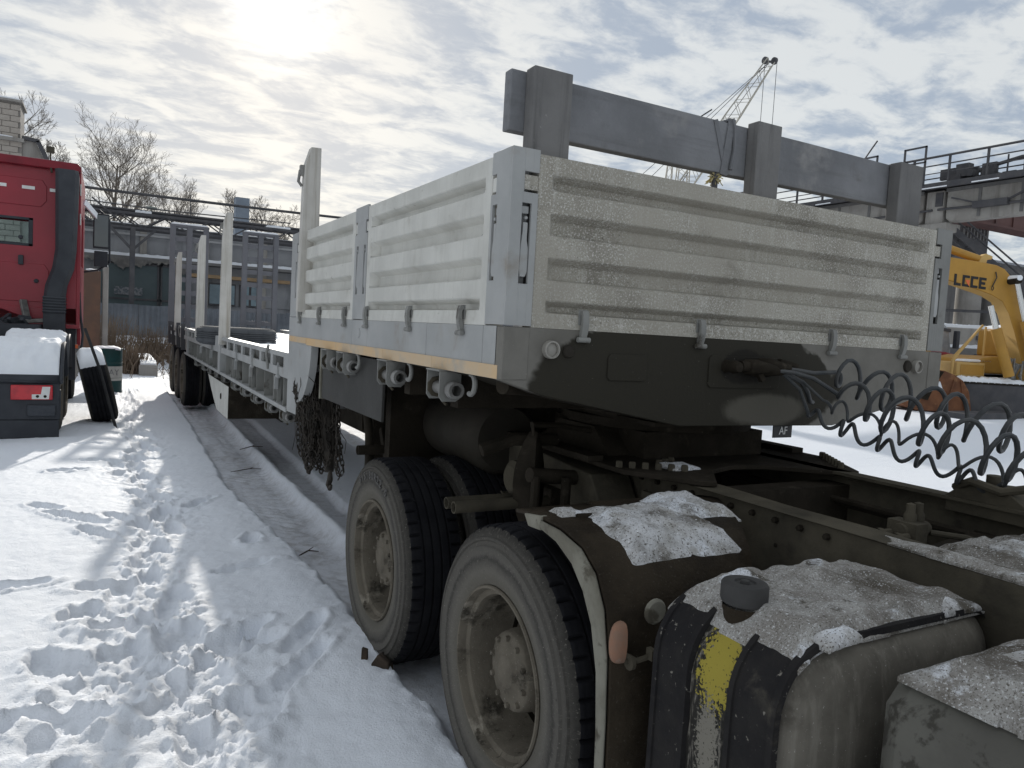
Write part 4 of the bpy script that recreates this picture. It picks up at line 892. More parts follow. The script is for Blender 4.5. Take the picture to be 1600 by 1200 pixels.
coil('coiled_hose', 'wide grey coiled hose, the upper one looping up behind the others', (.32, -.10, 1.545), (.26, -1.5, 1.29), .012, .076, .118, .0088, 1.2, 'hose', ((.02, -.07, 1.553), (.10, -.09, 1.55), (.2, -.10, 1.54)), ((.24, -1.75, 1.35), (.24, -2.0, 1.5)), -1.)
coil('coiled_hose', 'wide dark coiled hose hanging in front of the highest coil', (.20, -.24, 1.475), (.06, -1.45, 1.235), .012, .074, .124, .0088, 2.7, 'hose', ((-.02, -.08, 1.545), (.06, -.11, 1.54), (.14, -.15, 1.52)), ((.06, -1.65, 1.35), (.06, -2.0, 1.5)), -1.)
coil('coiled_cable', 'thin coiled cable with flat arches running among the wide hoses', (.19, -.15, 1.425), (.16, -1.5, 1.165), .015, .034, .118, .0062, .4, 'cable', ((.05, -.09, 1.535), (.13, -.11, 1.50)), ((.16, -1.7, 1.3), (.16, -2.0, 1.5)), -1.)
coil('coiled_cable', 'lowest coiled cable, small tight loops reaching down to the frame rail', (.16, -.12, 1.375), (.40, -.78, 1.175), .012, .030, .074, .0078, 2.0, 'cable', ((.02, -.08, 1.54), (.12, -.10, 1.47)), ((.44, -.80, 1.17),), 1.)
# ------------------------------------------------------------------ loose things on and by the trailer
CHN = thing('chain_bundle', 'tangled bundle of rusty dark chains hanging under the trailer step', 'chains', (-1.15, 2.78, .5))
def chain(P, link=.042, w=.013, r=.0042, seed=0):
    P = [Vector(p) for p in P]; mb = MB(); rr = random.Random(seed)
    d = [0]
    for a, b in zip(P[:-1], P[1:]): d.append(d[-1]+(b-a).length)
    n = int(d[-1]/(link*.72)); prev = None
    for i in range(n):
        s = (i+.5)/n*d[-1]; k = max(j for j in range(len(d)-1) if d[j] <= s); f = (s-d[k])/max(1e-6, d[k+1]-d[k])
        c = P[k].lerp(P[k+1], f); t = (P[k+1]-P[k]).normalized(); u = t.orthogonal().normalized(); v = t.cross(u); a = (i % 2)*math.pi/2+rr.uniform(-.4, .4); e = u*math.cos(a)+v*math.sin(a)
        loop = [c+t*(link/2*math.cos(q)*(1 if abs(math.cos(q)) > .1 else 1))+e*(w*math.sin(q)) for q in np.linspace(0, 2*math.pi, 9)[:-1]]
        mb.tube(loop, r, 4, closed=True)
    return mb
rc = random.Random(21)
for i in range(34):
    x = -1.22+rc.uniform(-.03, .17); y = 2.84+rc.uniform(-.02, .30); z1 = rc.uniform(1.12, 1.27); z0 = rc.uniform(.56, .80) if i < 24 else rc.uniform(.8, 1.0); dx = rc.uniform(-.03, .08); dy = rc.uniform(-.10, .10)
    loop = [(x, y+.10, z1), (x-.02, y+.06, z1-.1), (x+dx-.02, y+dy*.5, (z1+z0)/2), (x+dx, y+dy, z0+.05), (x+dx+.015, y+dy-.03, z0), (x+dx+.03, y+dy-.07, z0+.06), (x+.04, y-.05+dy*.4, (z1+z0)/2+.05), (x+.03, y+.06, z1)]
    fin(chain(loop, link=rc.choice((.04, .048, .056)), r=rc.choice((.0045, .0055, .0065)), seed=i), 'chain', CHAIN, CHN)
fin(chain([(-1.10, 2.55, 1.1), (-1.10, 2.52, .72), (-1.10, 2.5, .66)], .05, .016, .006, 50), 'chain', CHAIN, CHN)
tg = MB().tube([(-1.10, 2.86, 1.25), (-1.08, 2.86, 1.0), (-1.07, 2.84, .75), (-1.07, 2.82, .6)], [.04, .065, .06, .03], 10); tg.tube([(-1.13, 2.94, 1.28), (-1.16, 2.96, 1.0), (-1.13, 2.94, .7)], [.04, .055, .04], 10)
for i in range(170):
    a = Vector((-1.21+rc.uniform(-.04, .18), 2.86+rc.uniform(-.08, .3), rc.uniform(.85, 1.28))); b = a+Vector((rc.uniform(-.05, .03), rc.uniform(-.14, .1), -rc.uniform(.05, .28))); m_ = (a+b)/2+Vector((rc.uniform(-.03, .03), rc.uniform(-.04, .04), 0))
    tg.tube([a, m_, b], .0025, 4)
fin(tg, 'matted_strapping', CHAIN, CHN)
hk = MB().tube([(-1.13, 2.57, .66), (-1.13, 2.57, .60), (-1.13, 2.60, .56), (-1.13, 2.565, .54), (-1.13, 2.53, .57)], [.012, .02, .02, .016, .008], 8)
fin(hk, 'chain_hook', CHAIN, CHN)

rp = MB()
rp.bar((-.17, .112, 2.572), (-.20, .112, 2.345), .035, .006, (0, 1, 0)); rp.bar((-.26, .1125, 2.56), (-.18, .1125, 2.345), .022, .004, (0, 1, 0)); rp.bar((-.17, .108, 2.573), (-.17, .170, 2.573), .035, .008)
rp.tube([(-.17, .108, 2.578), (-.155, .106, 2.54), (-.15, .106, 2.45), (-.165, .106, 2.37)], .008, 6)
ROPE_T = fin(rp, 'tied_strap', WOODH); tag(ROPE_T, 'grey strap knotted round the front plank beside the middle timber post', 'strap')
rp2 = MB().tube([(-.235, .12, 2.345), (-.235, .12, 1.9)], .014, 10)
rod = fin(rp2, 'steel_rod', STRUCT); tag(rod, 'thin upright rod below the plank with a frayed yellow rope end on top', 'rod')
ft = MB()
for i in range(60):
    a = rc.uniform(0, 6.28); l = rc.uniform(.015, .04); ft.tube([(-.235, .12, 2.345-rc.uniform(0, .02)), (-.235+l*math.cos(a), .12+l*math.sin(a), 2.345-rc.uniform(.0, .05))], .0022, 3)
fin(ft, 'frayed_end', ROPE, rod)

def loose_tyre(name, label, loc, R, w, rot, group=None):
    o, m = tyre_mb(R, w, R*.56, 60); t_ = fin(o, name, SIDEW, None, local=True); t_.data.materials.append(TREAD); q = len(o.f)//60
    for k, p in enumerate(t_.data.polygons):
        if m-3 <= (k % q) <= q-m+1: p.material_index = 1
    for v in t_.data.vertices: v.co.x -= w/2
    t_.location = loc; t_.rotation_euler = rot; tag(t_, label, 'tyre', group); return t_
DT = loose_tyre('discarded_tyre', 'bare grey tyre lying flat on the snowy lower deck behind the tallest stake', (-.94, 8.1, 1.385), .50, .21, (0, math.pi/2, 0))
DT.data.materials[0] = GREYT; DT.data.materials[1] = GREYT
LT = loose_tyre('discarded_tyre', 'black tyre leaning on the red truck mudguard with a cap of snow', (-2.56, 10.36, .50+gz(-2.5, 10.4)), .53, .34, (0, math.radians(-13), math.radians(3)))
mb = MB(); rows = []
for k in range(23):
    a = math.radians(40+k*100/22); row = []
    for j in range(11):
        u = j/10-.5; n_ = fbm(np.array(k*.45+3.), np.array(j*.5), 3); e = min(1, min(k, 22-k)/3., min(j, 10-j)/1.5); r_ = .53+.015+.05*e*(.5+float(n_))
        if k in (0, 22): r_ = .525
        row.append((u*.33, r_*math.cos(a), r_*math.sin(a)))
    rows.append(row)
sn = fin(mb.grid(rows), 'snow_cap', SNOWC, LT, local=True, ang=180); sn['kind'] = 'stuff'
P_ = MB().tube([(-2.722, 9.73, 1.365), (-2.52, 9.73, .76), (-2.31, 9.73, gz(-2.31, 9.73)-.02)], .020, 8)
tag(fin(P_, 'leaning_pole', RUBBER), 'thin black bar propped against the snow capped tyre', 'bar')

DR = thing('steel_drum', 'dark green steel drum with a white lettered band and snow on its lid', 'drum', (-2.45, 14.75, gz(-2.45, 14.75)-.02))
mb = MB().lathe([(0, .02), (.27, .02), (.29, .0), (.29, .02), (.282, .03), (.282, .29), (.29, .30), (.29, .31), (.282, .32), (.282, .58), (.29, .59), (.29, .60), (.282, .61), (.282, .86), (.29, .87), (.29, .885), (.27, .885), (.268, .87), (0, .87)], n=36, ax='z')
fin(mb, 'barrel', GREEN, DR, local=True)
fin(MB().lathe([(.2845, .24), (.2845, .295), (.292, .302), (.292, .31), (.2845, .318), (.2845, .53)], ax='z', n=36), 'white_band', mk('drum_band', (.55, .54, .50), (.45, .44, .41), 6, .5, dirt=(((.35, .24, .13), 5, .60, .74),)), DR, local=True)
g_ = glyphs('VAY', .17, .003); lm = MB()
for x, y, z in g_.v:
    a = math.radians(-72)+x/.287; lm.v.append((.2875*math.cos(a)+z*math.cos(a), .2875*math.sin(a)+z*math.sin(a), .405+y))
lm.f = g_.f; fin(lm, 'band_lettering', mk('faded_print', (.10, .11, .12), (.3, .3, .3), 20, .6), DR, local=True)
fin(snow_patch(-.27, .27, -.27, .27, lambda x, y: .872-.2*max(0, math.hypot(x, y)-.26), .05, 24, 24, .3, 2.2, .1), 'snow_cap', SNOWC, DR, local=True)['kind'] = 'stuff'

# scraps lying in the snow by the rut
z_ = gz(-1.31, .95)
sc_ = MB().prism([(-1.33, .93, z_-.05), (-1.27, .91, z_-.05), (-1.25, .98, z_+.015), (-1.29, 1.02, z_+.045), (-1.33, 1.0, z_+.012)], (.05, .07, -.02))
tag(fin(sc_, 'timber_scrap', mk('wet_bark', (.075, .055, .04), (.04, .03, .024), 12, .9, bump=.6), None, .004), 'broken brown wood chunk sticking out of the snow bank by the near wheels', 'wood')
sc2 = MB().prism([(-1.36, 1.06, z_-.03), (-1.33, 1.05, z_-.03), (-1.32, 1.09, z_+.04), (-1.345, 1.10, z_+.05)], (.012, .02, 0))
tag(fin(sc2, 'timber_scrap', MATS['wet_bark'], None, .002), 'small dark splinter beside the bigger wood chunk in the snow bank', 'wood')
for (x, y, a, l, lb) in ((-.86, 7.2, .5, .34, 'short dark stick on the snow ridge between the ruts'), (-1.02, 6.3, .15, .42, 'thin dark stick lying across the rut nearer the chains'), (-1.12, 3.1, .3, .16, 'tiny dark stick in the rut behind the rear twin wheels')):
    z = gz(x, y); tw = MB().tube([(x-l/2*math.cos(a), y-l/2*math.sin(a), z+.012), (x, y+.02, z+.03), (x+l/2*math.cos(a), y+l/2*math.sin(a), z+.015)], [.005, .006, .003], 6)
    tw.tube([(x, y+.02, z+.03), (x+.05, y+.08, z+.035)], [.004, .002], 5); tag(fin(tw, 'stick', MATS['wet_bark']), lb, 'stick')
# ------------------------------------------------------------------ red tractor unit parked on the left
RT = thing('red_truck', 'red sleeper cab truck seen from behind with snow on its black rear mudguards', 'truck', (-4.15, 11, 0))
XL, XR, CY = -5.36, -2.85, 11.8
def strips(holes, x0, x1, z0, z1, y, th, mat, name, par):
    mb = MB(); slotted(mb, lambda u, d, z: (u, y+d, z), x0, x1, z0, z1, holes, th); return fin(mb, name, mat, par)
cabw = strips([(-4.66, -3.54, 2.60, 2.985)], XL+.05, XR-.05, 1.62, 3.80, CY, .05, RED, 'cab', RT)
sh = MB(); sh.box(XL, XL+.05, CY+.02, CY+2.2, 1.3, 3.8); sh.box(XR-.05, XR, CY+.02, CY+.55, 1.35, 3.82); sh.box(XR-.05, XR, CY+.55, CY+2.2, 1.0, 2.35); sh.box(XR-.05, XR, CY+.55, CY+2.2, 3.2, 3.82); sh.box(XR-.05, XR, CY+1.55, CY+2.2, 2.35, 3.2)
sh.box(XL, XR, CY, CY+2.2, 1.30, 1.36); sh.box(XL, XR, CY+2.15, CY+2.2, 1.0, 2.3); sh.box(XL, XR, CY+2.15, CY+2.2, 3.15, 3.8)
fin(sh, 'cab_shell', RED, cabw, .006)
rf = MB(); rf.prism([(XL, CY-.10, 3.80), (XR, CY-.10, 3.80), (XR, CY-.12, 3.88), (XR-.05, CY-.06, 3.945), (XL+.05, CY-.06, 3.945), (XL, CY-.12, 3.88)], (0, 2.3, 0))
fin(rf, 'roof', REDD, RT, .02)
fin(snow_patch(XL+.1, XR-.1, CY, CY+2.1, lambda x, y: 3.945, .02, 24, 24, .1, 4.4, .15), 'roof_snow', SNOWC, RT)['kind'] = 'stuff'
fin(MB().box(XL, XR, CY+2.17, CY+2.185, 2.3, 3.15), 'windscreen', GLASS, RT)
pn = fin(MB().box(-4.66, -3.54, CY+.018, CY+.026, 2.60, 2.985), 'rear_window', GLASS, RT)
fr_ = MB()
for a, b, c, d in ((-4.69, -3.50, 2.57, 2.61), (-4.69, -3.50, 2.975, 3.015), (-3.56, -3.50, 2.57, 3.015)): fr_.box(a, b, CY-.006, CY+.02, c, d)
fin(fr_, 'window_seal', BLKP, pn, .006)
# pressed seams of the cab's rear wall
for (x0, x1, z0, z1) in ((-4.9, -3.28, 1.70, 2.30), (-4.9, -3.32, 3.20, 3.62)):
    ps = MB(); P = [(x0, z0), (x1-.08, z0), (x1, z0+.10), (x1, z1-.10), (x1-.06, z1), (x0, z1)]; ps.prism([(x, CY-.012, z) for x, z in P], (0, .013, 0)); fin(ps, 'pressed_panel', RED, cabw, .012)
pnl = MB().prism([(XL+.02, CY-.015, 1.62), (-3.9, CY-.015, 1.56), (-3.62, CY-.015, 1.45), (-3.30, CY-.015, 1.42), (-3.2, CY-.015, 1.62)], (0, .06, 0)); fin(pnl, 'lower_skirt', RED, cabw, .01)
for x in (-4.75, -4.4, -4.02, -3.65, -3.28):
    for nm_ in ('reflector',): fin(MB().box(x, x+.17, CY-.019, CY-.012, 3.455, 3.505), nm_, WHITE, RT)
for z in (2.98, 3.45): fin(MB().box(XR-.012, XR+.004, CY-.005, CY+.03, z, z+.18), 'reflector', WHITE, RT)
fin(MB().box(-3.69, -3.62, CY-.05, CY-.01, 2.27, 2.42), 'hatch_handle', BLKP, RT, .01)
for x, z in ((-3.45, 2.03), (-3.66, 2.7)): fin(MB().lathe([(0, -.03), (.03, -.025), (.035, 0)], (x, CY-.012, z), 'y', 12), 'rubber_stop', BLKP, RT)
sn_ = MB(); rows = []                                               # air intake stack down the right-hand corner
for z, xa, xb, ya, yb in ((3.78, -3.20, -2.88, -.40, -.02), (3.72, -3.19, -2.87, -.42, -.02), (2.55, -3.18, -2.90, -.40, -.02), (2.25, -3.22, -2.93, -.39, -.02), (1.98, -3.31, -3.02, -.38, -.03), (1.80, -3.33, -3.04, -.38, -.03)):
    rows.append([(xa+.05, CY+ya, z), (xb-.05, CY+ya, z), (xb, CY+ya+.08, z), (xb, CY+yb, z), (xa, CY+yb, z), (xa, CY+ya+.08, z), (xa+.05, CY+ya, z)])
sn_.grid(rows); sn_.add(rows[0][:-1], [(0, 1, 2, 3, 4, 5)]); so2 = fin(sn_, 'intake_stack', BLKP, RT, ang=50)
bl = MB(); rows = []
for k in range(13):
    g = .012 if k % 2 else 0; z = 1.80-.022*k; rows.append([(-3.33-g, CY-.38-g, z), (-3.04+g, CY-.38-g, z), (-3.04+g, CY-.03, z), (-3.33-g, CY-.03, z), (-3.33-g, CY-.38-g, z)])
bl.grid(rows); bl.box(-3.33, -3.04, CY-.37, CY-.03, 1.15, 1.54); fin(bl, 'bellows', BLKP, so2, ang=20)
wl = MB().box(-3.33, -3.22, CY-.08, CY+.0, 4.06, 4.15); wl.tube([(-3.28, CY-.02, 4.06), (-3.27, CY-.02, 3.93)], .012, 6); wl.bar((-3.28, CY-.05, 3.93), (-3.25, CY-.12, 3.74), .03, .02)
fin(wl, 'work_lamp', DARK2, RT, .01)
mr = MB(); mr.box(-2.70, -2.44, 13.42, 13.52, 2.75, 3.38); mr.box(-2.68, -2.46, 13.42, 13.52, 2.42, 2.70); mr.tube([(-2.84, 13.5, 3.42), (-2.6, 13.47, 3.44), (-2.44, 13.46, 3.3), (-2.43, 13.46, 2.5), (-2.6, 13.47, 2.36), (-2.84, 13.5, 2.30)], .02, 6)
mro = fin(mr, 'door_mirror', BLKP, RT, .015); fin(MB().box(-2.68, -2.46, 13.405, 13.418, 2.78, 3.35), 'mirror_glass', GLASSD, mro)
fin(MB().bar((-2.84, 13.1, 3.52), (-2.60, 13.5, 3.28), .03, .10), 'mirror_visor', SNOWC, mro)
ck = MB(); ck.box(-4.55, -4.43, 8.7, 13.9, .72, 1.0); ck.box(-3.87, -3.75, 8.7, 13.9, .72, 1.0); ck.box(-4.9, -3.35, 10.9, 11.7, .8, 1.35)
for i in range(26): ck.bar((rc.uniform(-4.6, -3.4), rc.uniform(11.0, 11.7), rc.uniform(1.1, 1.5)), (rc.uniform(-4.6, -3.4), rc.uniform(11.0, 11.7), rc.uniform(1.1, 1.55)), .05, .05)
for y in (9.2, 10.55): ck.tube([(-5.2, y, .5), (-3.1, y, .5)], .09, 8)
ck.box(-5.3, -2.9, 11.9, 13.9, .45, 1.3)
fin(ck, 'chassis', BLKP, RT)
cl2 = MB().bar((-3.62, CY-.06, 1.72), (-3.55, CY-.16, 1.40), .10, .05); cl2.bar((-3.78, CY-.2, 1.36), (-3.3, CY-.2, 1.42), .06, .06); cl2.box(-3.72, -3.58, CY-.25, CY-.2, 1.24, 1.36)
fin(cl2, 'cab_lock', STEEL, RT, .006)
fin(MB().box(-3.72, -3.60, CY-.28, CY-.25, 1.26, 1.35), 'small_lamp', WHITE, RT)
for (xc, sgn) in ((-2.97, 1), (-5.33, -1)):
    for y in (9.2, 10.55): make_wheel(RT, (xc, y, .50+.0), .51, .30, sgn, True, n=48)
    make_wheel(RT, (xc, 13.2, .50), .51, .32, sgn, False, n=40, deep=False)
def guard(yc, zc, name='mudguard'):
    for (x0, x1) in ((-5.38, -4.60), (-3.70, -2.93)):
        A = np.linspace(math.radians(200), math.radians(-20), 14); R = .64; P = []; lipm = MB()
        rows = [[(x0, yc+R*math.cos(a), max(.70, zc+R*math.sin(a)*1.05) if abs(math.cos(a)) > .9 else zc+R*math.sin(a)*1.05), (x1, yc+R*math.cos(a), max(.70, zc+R*math.sin(a)*1.05) if abs(math.cos(a)) > .9 else zc+R*math.sin(a)*1.05)] for a in A]
        o = fin(MB().grid(rows), name, BLKP, RT, ang=60); m_ = o.modifiers.new('thick', 'SOLIDIFY'); m_.thickness = .03
        e = MB().tube([(x1-.01, p[0][1], p[0][2]) for p in rows], .022, 8); fin(e, 'guard_lip', BLKP, o)
        zf = lambda x, y: float(np.interp(y, [p[0][1] for p in rows], [p[0][2] for p in rows]))
        fin(snow_patch(x0-.02, x1-.02, yc-.60, yc+.45, zf, .065, 40, 50, .10, yc*3+x0, .12), 'snow_layer', SNOWC, o, ang=180)['kind'] = 'stuff'
guard(9.2, .50); guard(10.55, .56)
rp_ = MB().box(-5.38, -2.955, 8.60, 8.70, .22, .685); rp_.box(-5.36, -2.96, 8.585, 8.63, -.01, .22); rp_.box(-5.37, -2.945, 8.62, 8.68, .24, .60)
fin(rp_, 'rear_bumper', BLKP, RT, .012)
fin(snow_patch(-5.36, -2.98, 8.6, 8.86, lambda x, y: .685+max(0, y-8.66)*1.3, .05, 60, 14, .06, 8.8, .1), 'snow_layer', SNOWC, RT, ang=180)['kind'] = 'stuff'
for x0 in (-3.47, -5.28):
    tl = fin(MB().box(x0, x0+.44, 8.565, 8.60, .475, .66), 'tail_lamp', LENSR, RT, .012)
    fin(MB().prism([(x0+.22, 8.56, .485), (x0+.40, 8.56, .485), (x0+.415, 8.56, .64), (x0+.33, 8.56, .64), (x0+.315, 8.56, .545), (x0+.22, 8.56, .545)], (0, .006, 0)), 'clear_lens', WHITE, tl, .004)
    lc = MB()
    for q in (.28, .36): lc.lathe([(0, -.002), (.018, 0)], (x0+q, 8.558, .52), 'y', 10)
    fin(lc, 'bulb', DARK, tl)
fin(MB().box(-3.30, -3.0, 8.57, 8.60, .27, .41), 'bumper_plate', mk('bumper_badge', (.05, .055, .065), (.035, .04, .05), 30, .5), RT, .01)
fin(MB().box(-2.9, -2.86, 11.75, 11.78, .98, 1.04), 'side_marker', ORNG, RT)
fin(MB().tube([(-2.86, 12.0, 1.9), (-2.84, 12.0, 1.5), (-2.80, 11.9, 1.2), (-2.82, 11.7, .9)], .02, 6), 'grab_rail', BLKP, RT)

# ------------------------------------------------------------------ trees
def tree(name, label, x, y, h, spread, seed, lean=0., r0=None, levels=5, n0=24, group='bare trees behind the yard', base=0.):
    rr = random.Random(seed); T = thing(name, label, 'tree', (x, y, base), group); trunk = MB(); twigs = MB()
    r0 = r0 or h*.017
    def branch(p, d, L, r, lv):
        n = 5 if lv < 2 else 3; P = [p]; q = p.copy(); dd = d.copy()
        for i in range(n):
            sg = .035 if lv == 0 else .13; dd = (dd+Vector((rr.gauss(0, sg), rr.gauss(0, sg), .14 if lv else .05))).normalized(); q = q+dd*L/n; P.append(q.copy())
        R = [max(.009, r*(1-.75*i/n)) for i in range(n+1)]
        (trunk if lv < 1 else twigs).tube(P, R, 8 if lv == 0 else (5 if lv == 1 else 3), cap=False)
        if lv >= levels: return
        k = n0 if lv == 0 else (8 if lv == 1 else (5 if lv == 2 else 4))
        for i in range(k):
            f = (.28 if lv == 0 else .18)+(1-(.28 if lv == 0 else .18))*(i+rr.random())/k; j = min(n-1, int(f*n)); s_ = P[j].lerp(P[j+1], f*n-j); ax = (P[j+1]-P[j]).normalized()
            a = rr.uniform(0, 6.283); o = ax.orthogonal().normalized(); o = (o*math.cos(a)+ax.cross(o)*math.sin(a)); t_ = math.radians(rr.uniform(32, 58) if lv == 0 else rr.uniform(25, 60))
            nd = (ax*math.cos(t_)+o*math.sin(t_)).normalized(); ll = L*(spread if lv == 0 else .6)*(1.15-.6*f)*rr.uniform(.7, 1.15)
            branch(s_, nd, ll, max(R[j]*.55, .011), lv+1)
    branch(Vector((0, 0, -.1)), Vector((lean, 0, 1)).normalized(), h*.94, r0, 0)
    fin(trunk, 'trunk', BARK, T, local=True); fin(twigs, 'crown', BARK, T, local=True)
B0 = .4
tree('bare_tree', 'tallest bare tree, its straight trunk rising behind the truss just beyond the red cab', -2.1, 70, 14.6, .56, 3, .015, levels=4, base=B0)
tree('bare_tree', 'bare tree leaning outward to the side of the tall straight one',   .4, 70, 11.2, .58, 9, .22, levels=4, n0=17, base=B0)
tree('bare_tree', 'bare tree showing between the brick chimney and the red cab roof', -7.0, 62, 12.0, .36, 15, .03, levels=4, n0=18, base=B0)
tree('bare_tree', 'bare tree standing right behind the pale brick chimney', -10.3, 64, 15.4, .34, 22, .0, levels=4, n0=17, base=B0)
tree('bare_tree', 'pale bare tree over the truss beside the square grey chimney stack', 8.4, 74, 12.3, .40, 31, .0, levels=4, n0=17, base=B0)
tree('bare_tree', 'slim bare tree just past the square grey chimney stack', 10.9, 74, 11.4, .40, 37, .0, levels=4, n0=17, base=B0)
tree('bare_tree', 'bare tree closest to the upper deck stake', 13.4, 76, 10.9, .42, 44, .0, levels=4, n0=17, base=B0)

# ------------------------------------------------------------------ pale block building with its chimney, left
BB = thing('brick_building', 'pale block building with a broad brick chimney and a sloping snowy roof edge', 'building', (-7.5, 25.5, 0))
fin(MB().box(-13, -4.72, 24.03, 30, -.1, 6.42), 'wall', MORTAR, BB)
chm = fin(MB().box(-6.4, -4.76, 24.06, 25.2, 6.4, 7.46), 'chimney', MORTAR, BB)
bk = bpy.data.meshes.new('brick'); b_ = MB().box(0, .385, 0, .05, 0, .15); bk.from_pydata(b_.v, [], b_.f); bk.materials.append(BRICK)
def brick(par, x, y, z, sx=1., rot=0.):
    o = bpy.data.objects.new('brick', bk); COL.objects.link(o); o.parent = par; g = Vector(ORG[par.name]); o.location = Vector((x, y+rs.uniform(-.006, .006), z))-g; o.scale = (sx, 1, 1); o.rotation_euler = (0, 0, rot)
wall_ = [c for c in BB.children if c.name.startswith('wall')][0]
k = 0; z = 4.72
while z < 6.3:
    x = -6.4-(.2 if k % 2 else 0)
    while x < -4.75:
        w_ = min(.385, -4.72-x); w_ > .08 and brick(wall_, x, 23.99, z, w_/.385); x += .40
    k += 1; z += .165
z = 6.42; k = 0
while z < 7.35:
    x = -6.4-(.2 if k % 2 else 0)
    while x < -4.78:
        w_ = min(.385, -4.76-x); w_ > .08 and brick(chm, x, 24.02, z, w_/.385); x += .40
    k += 1; z += .165
rest = MB(); k = 0; z = 0.
while z < 4.7:
    x = -12.9-(.2 if k % 2 else 0)
    while x < -4.75: rest.box(max(x, -12.95), min(x+.385, -4.74), 23.99, 24.05, z, z+.15); x += .40
    k += 1; z += .165
ro = fin(rest, 'brickwork', BRICK, BB); ro['kind'] = 'stuff'
fin(MB().box(-6.5, -4.70, 23.9, 25.3, 7.46, 7.52), 'chimney_cap', CONC, BB); fin(snow_patch(-6.5, -4.7, 23.9, 25.3, lambda x, y: 7.52, .07, 24, 20, .1, 2.7, .1), 'snow_cap', SNOWC, BB)['kind'] = 'stuff'
fin(MB().box(-13.1, -4.66, 23.88, 24.06, 6.34, 6.44), 'eaves', CONC, BB)
fin(snow_patch(-13, -4.8, 23.9, 24.3, lambda x, y: 6.45, .06, 60, 10, .1, 1.7, .1), 'snow_edge', SNOWC, BB)['kind'] = 'stuff'
fin(MB().prism([(-4.72, 24.1, 6.44), (-4.40, 24.1, 6.46), (-3.35, 24.1, 4.2), (-3.25, 24.1, 3.2), (-4.72, 24.1, 3.2)], (0, 4, 0)), 'gable_slope', CONC, BB)
fin(MB().bar((-4.72, 24.05, 6.50), (-4.30, 24.05, 6.46), .1, .10), 'roof_edge', STRUCT, BB); fin(MB().bar((-4.33, 24.05, 6.46), (-3.15, 24.05, 3.9), .1, .12), 'roof_edge', STRUCT, BB)

# ------------------------------------------------------------------ far workshop, fence, truss, wire
WS = thing('workshop_building', 'long grey panelled workshop behind the trailer with dark gates and snowy ledge', 'building', (0, 42, .4))
fin(MB().box(-10, 40, 41.2, 52, .3, 6.05), 'wall', WALLG, WS)
for i in range(12):
    x = -9.9+i*3.02
    fin(MB().box(x, x+2.98, 41.10, 41.2, 4.55, 6.02), 'wall_panel', WALLG, WS, .02)
    fin(MB().box(x, x+2.98, 41.14, 41.2, 2.2, 4.25), 'wall_panel', WALLG, WS, .02)
for i in range(12): fin(MB().box(-9.95+i*3.02-.16, -9.95+i*3.02+.16, 40.98, 41.099, .3, 6.1), 'pilaster', CONC, WS, .02)
fin(MB().box(-10, 26, 40.5, 41.15, 4.28, 4.42), 'canopy', CONCD, WS); fin(snow_patch(-10, 26, 40.45, 41.1, lambda x, y: 4.42, .16, 200, 10, .02, 5.1, .3), 'canopy_snow', SNOWC, WS)['kind'] = 'stuff'
fin(MB().box(-10, 26, 40.9, 41.05, 5.52, 5.62), 'cornice', mk('pale_cornice', (.42, .42, .42), (.33, .33, .33), 1, .8), WS)
fin(snow_patch(-10, 40, 41.0, 51, lambda x, y: 6.06, .12, 60, 20, .02, 6.6, .1), 'roof_snow', SNOWC, WS)['kind'] = 'stuff'
rg = MB(); rows = []
for i in range(70): a = -4.2+i*.08; rows.append([(a, 40.5, 4.3), (a, 40.48+.03*math.sin(i), 4.3-.75*float(fbm(np.array(i*.13), np.array(2.), 3))**1.4-.06*(i % 3 == 0)), (a, 40.5, 4.3-.75*float(fbm(np.array(i*.13), np.array(2.), 3))**1.4-.12*(i % 5 == 0))])
rg.grid(rows)
fin(rg, 'ragged_awning', mk('ragged_cloth', (.13, .125, .12), (.20, .19, .175), 3, .95), WS)['kind'] = 'stuff'
for (x0, x1) in ((-2.9, -.15), (-.05, 1.2)):
    g_ = fin(MB().box(x0, x1, 40.7, 40.8, .6, 4.1), 'gate', GATEM, WS)
    fr = MB(); fr.box(x0, x0+.07, 40.66, 40.7, .6, 4.1); fr.box(x1-.07, x1, 40.66, 40.7, .6, 4.1); fr.box(x0, x1, 40.66, 40.7, 4.0, 4.1); fr.box(x0, x1, 40.66, 40.7, 2.2, 2.3); fin(fr, 'gate_frame', STRUCT, g_)
fin(MB().box(-2.2, -.9, 40.64, 40.68, 2.45, 2.85), 'faded_sign', mk('faded_board', (.22, .22, .23), (.07, .09, .10), 9, .8), WS)
for (x0, x1, z0, z1) in ((2.3, 3.7, 2.2, 3.4), (3.9, 5.0, 2.2, 3.4), (6.9, 8.2, 2.3, 3.4)):
    w_ = fin(MB().box(x0, x1, 41.0, 41.12, z0, z1), 'window', STRUCT, WS); n_ = 2
    for q in range(n_): fin(MB().box(x0+.06+q*(x1-x0)/n_, x0-.06+(q+1)*(x1-x0)/n_, 40.97, 40.998, z0+.08, z1-.08), 'pane', PANEB, w_)
fin(MB().box(1.3, 6.5, 40.5, 41.1, 3.62, 3.8), 'timber_lintel', mk('tan_timber', (.34, .23, .13), (.27, .19, .11), 2, .8), WS)
fin(MB().box(4.0, 4.75, 44, 44.8, 6.0, 8.6), 'flue_stack', mk('blue_grey_flue', (.20, .235, .28), (.17, .2, .24), 1, .7), WS)
FN = thing('corrugated_fence', 'blue grey corrugated sheet fence behind the dry weeds', 'fence', (0, 38, .4))
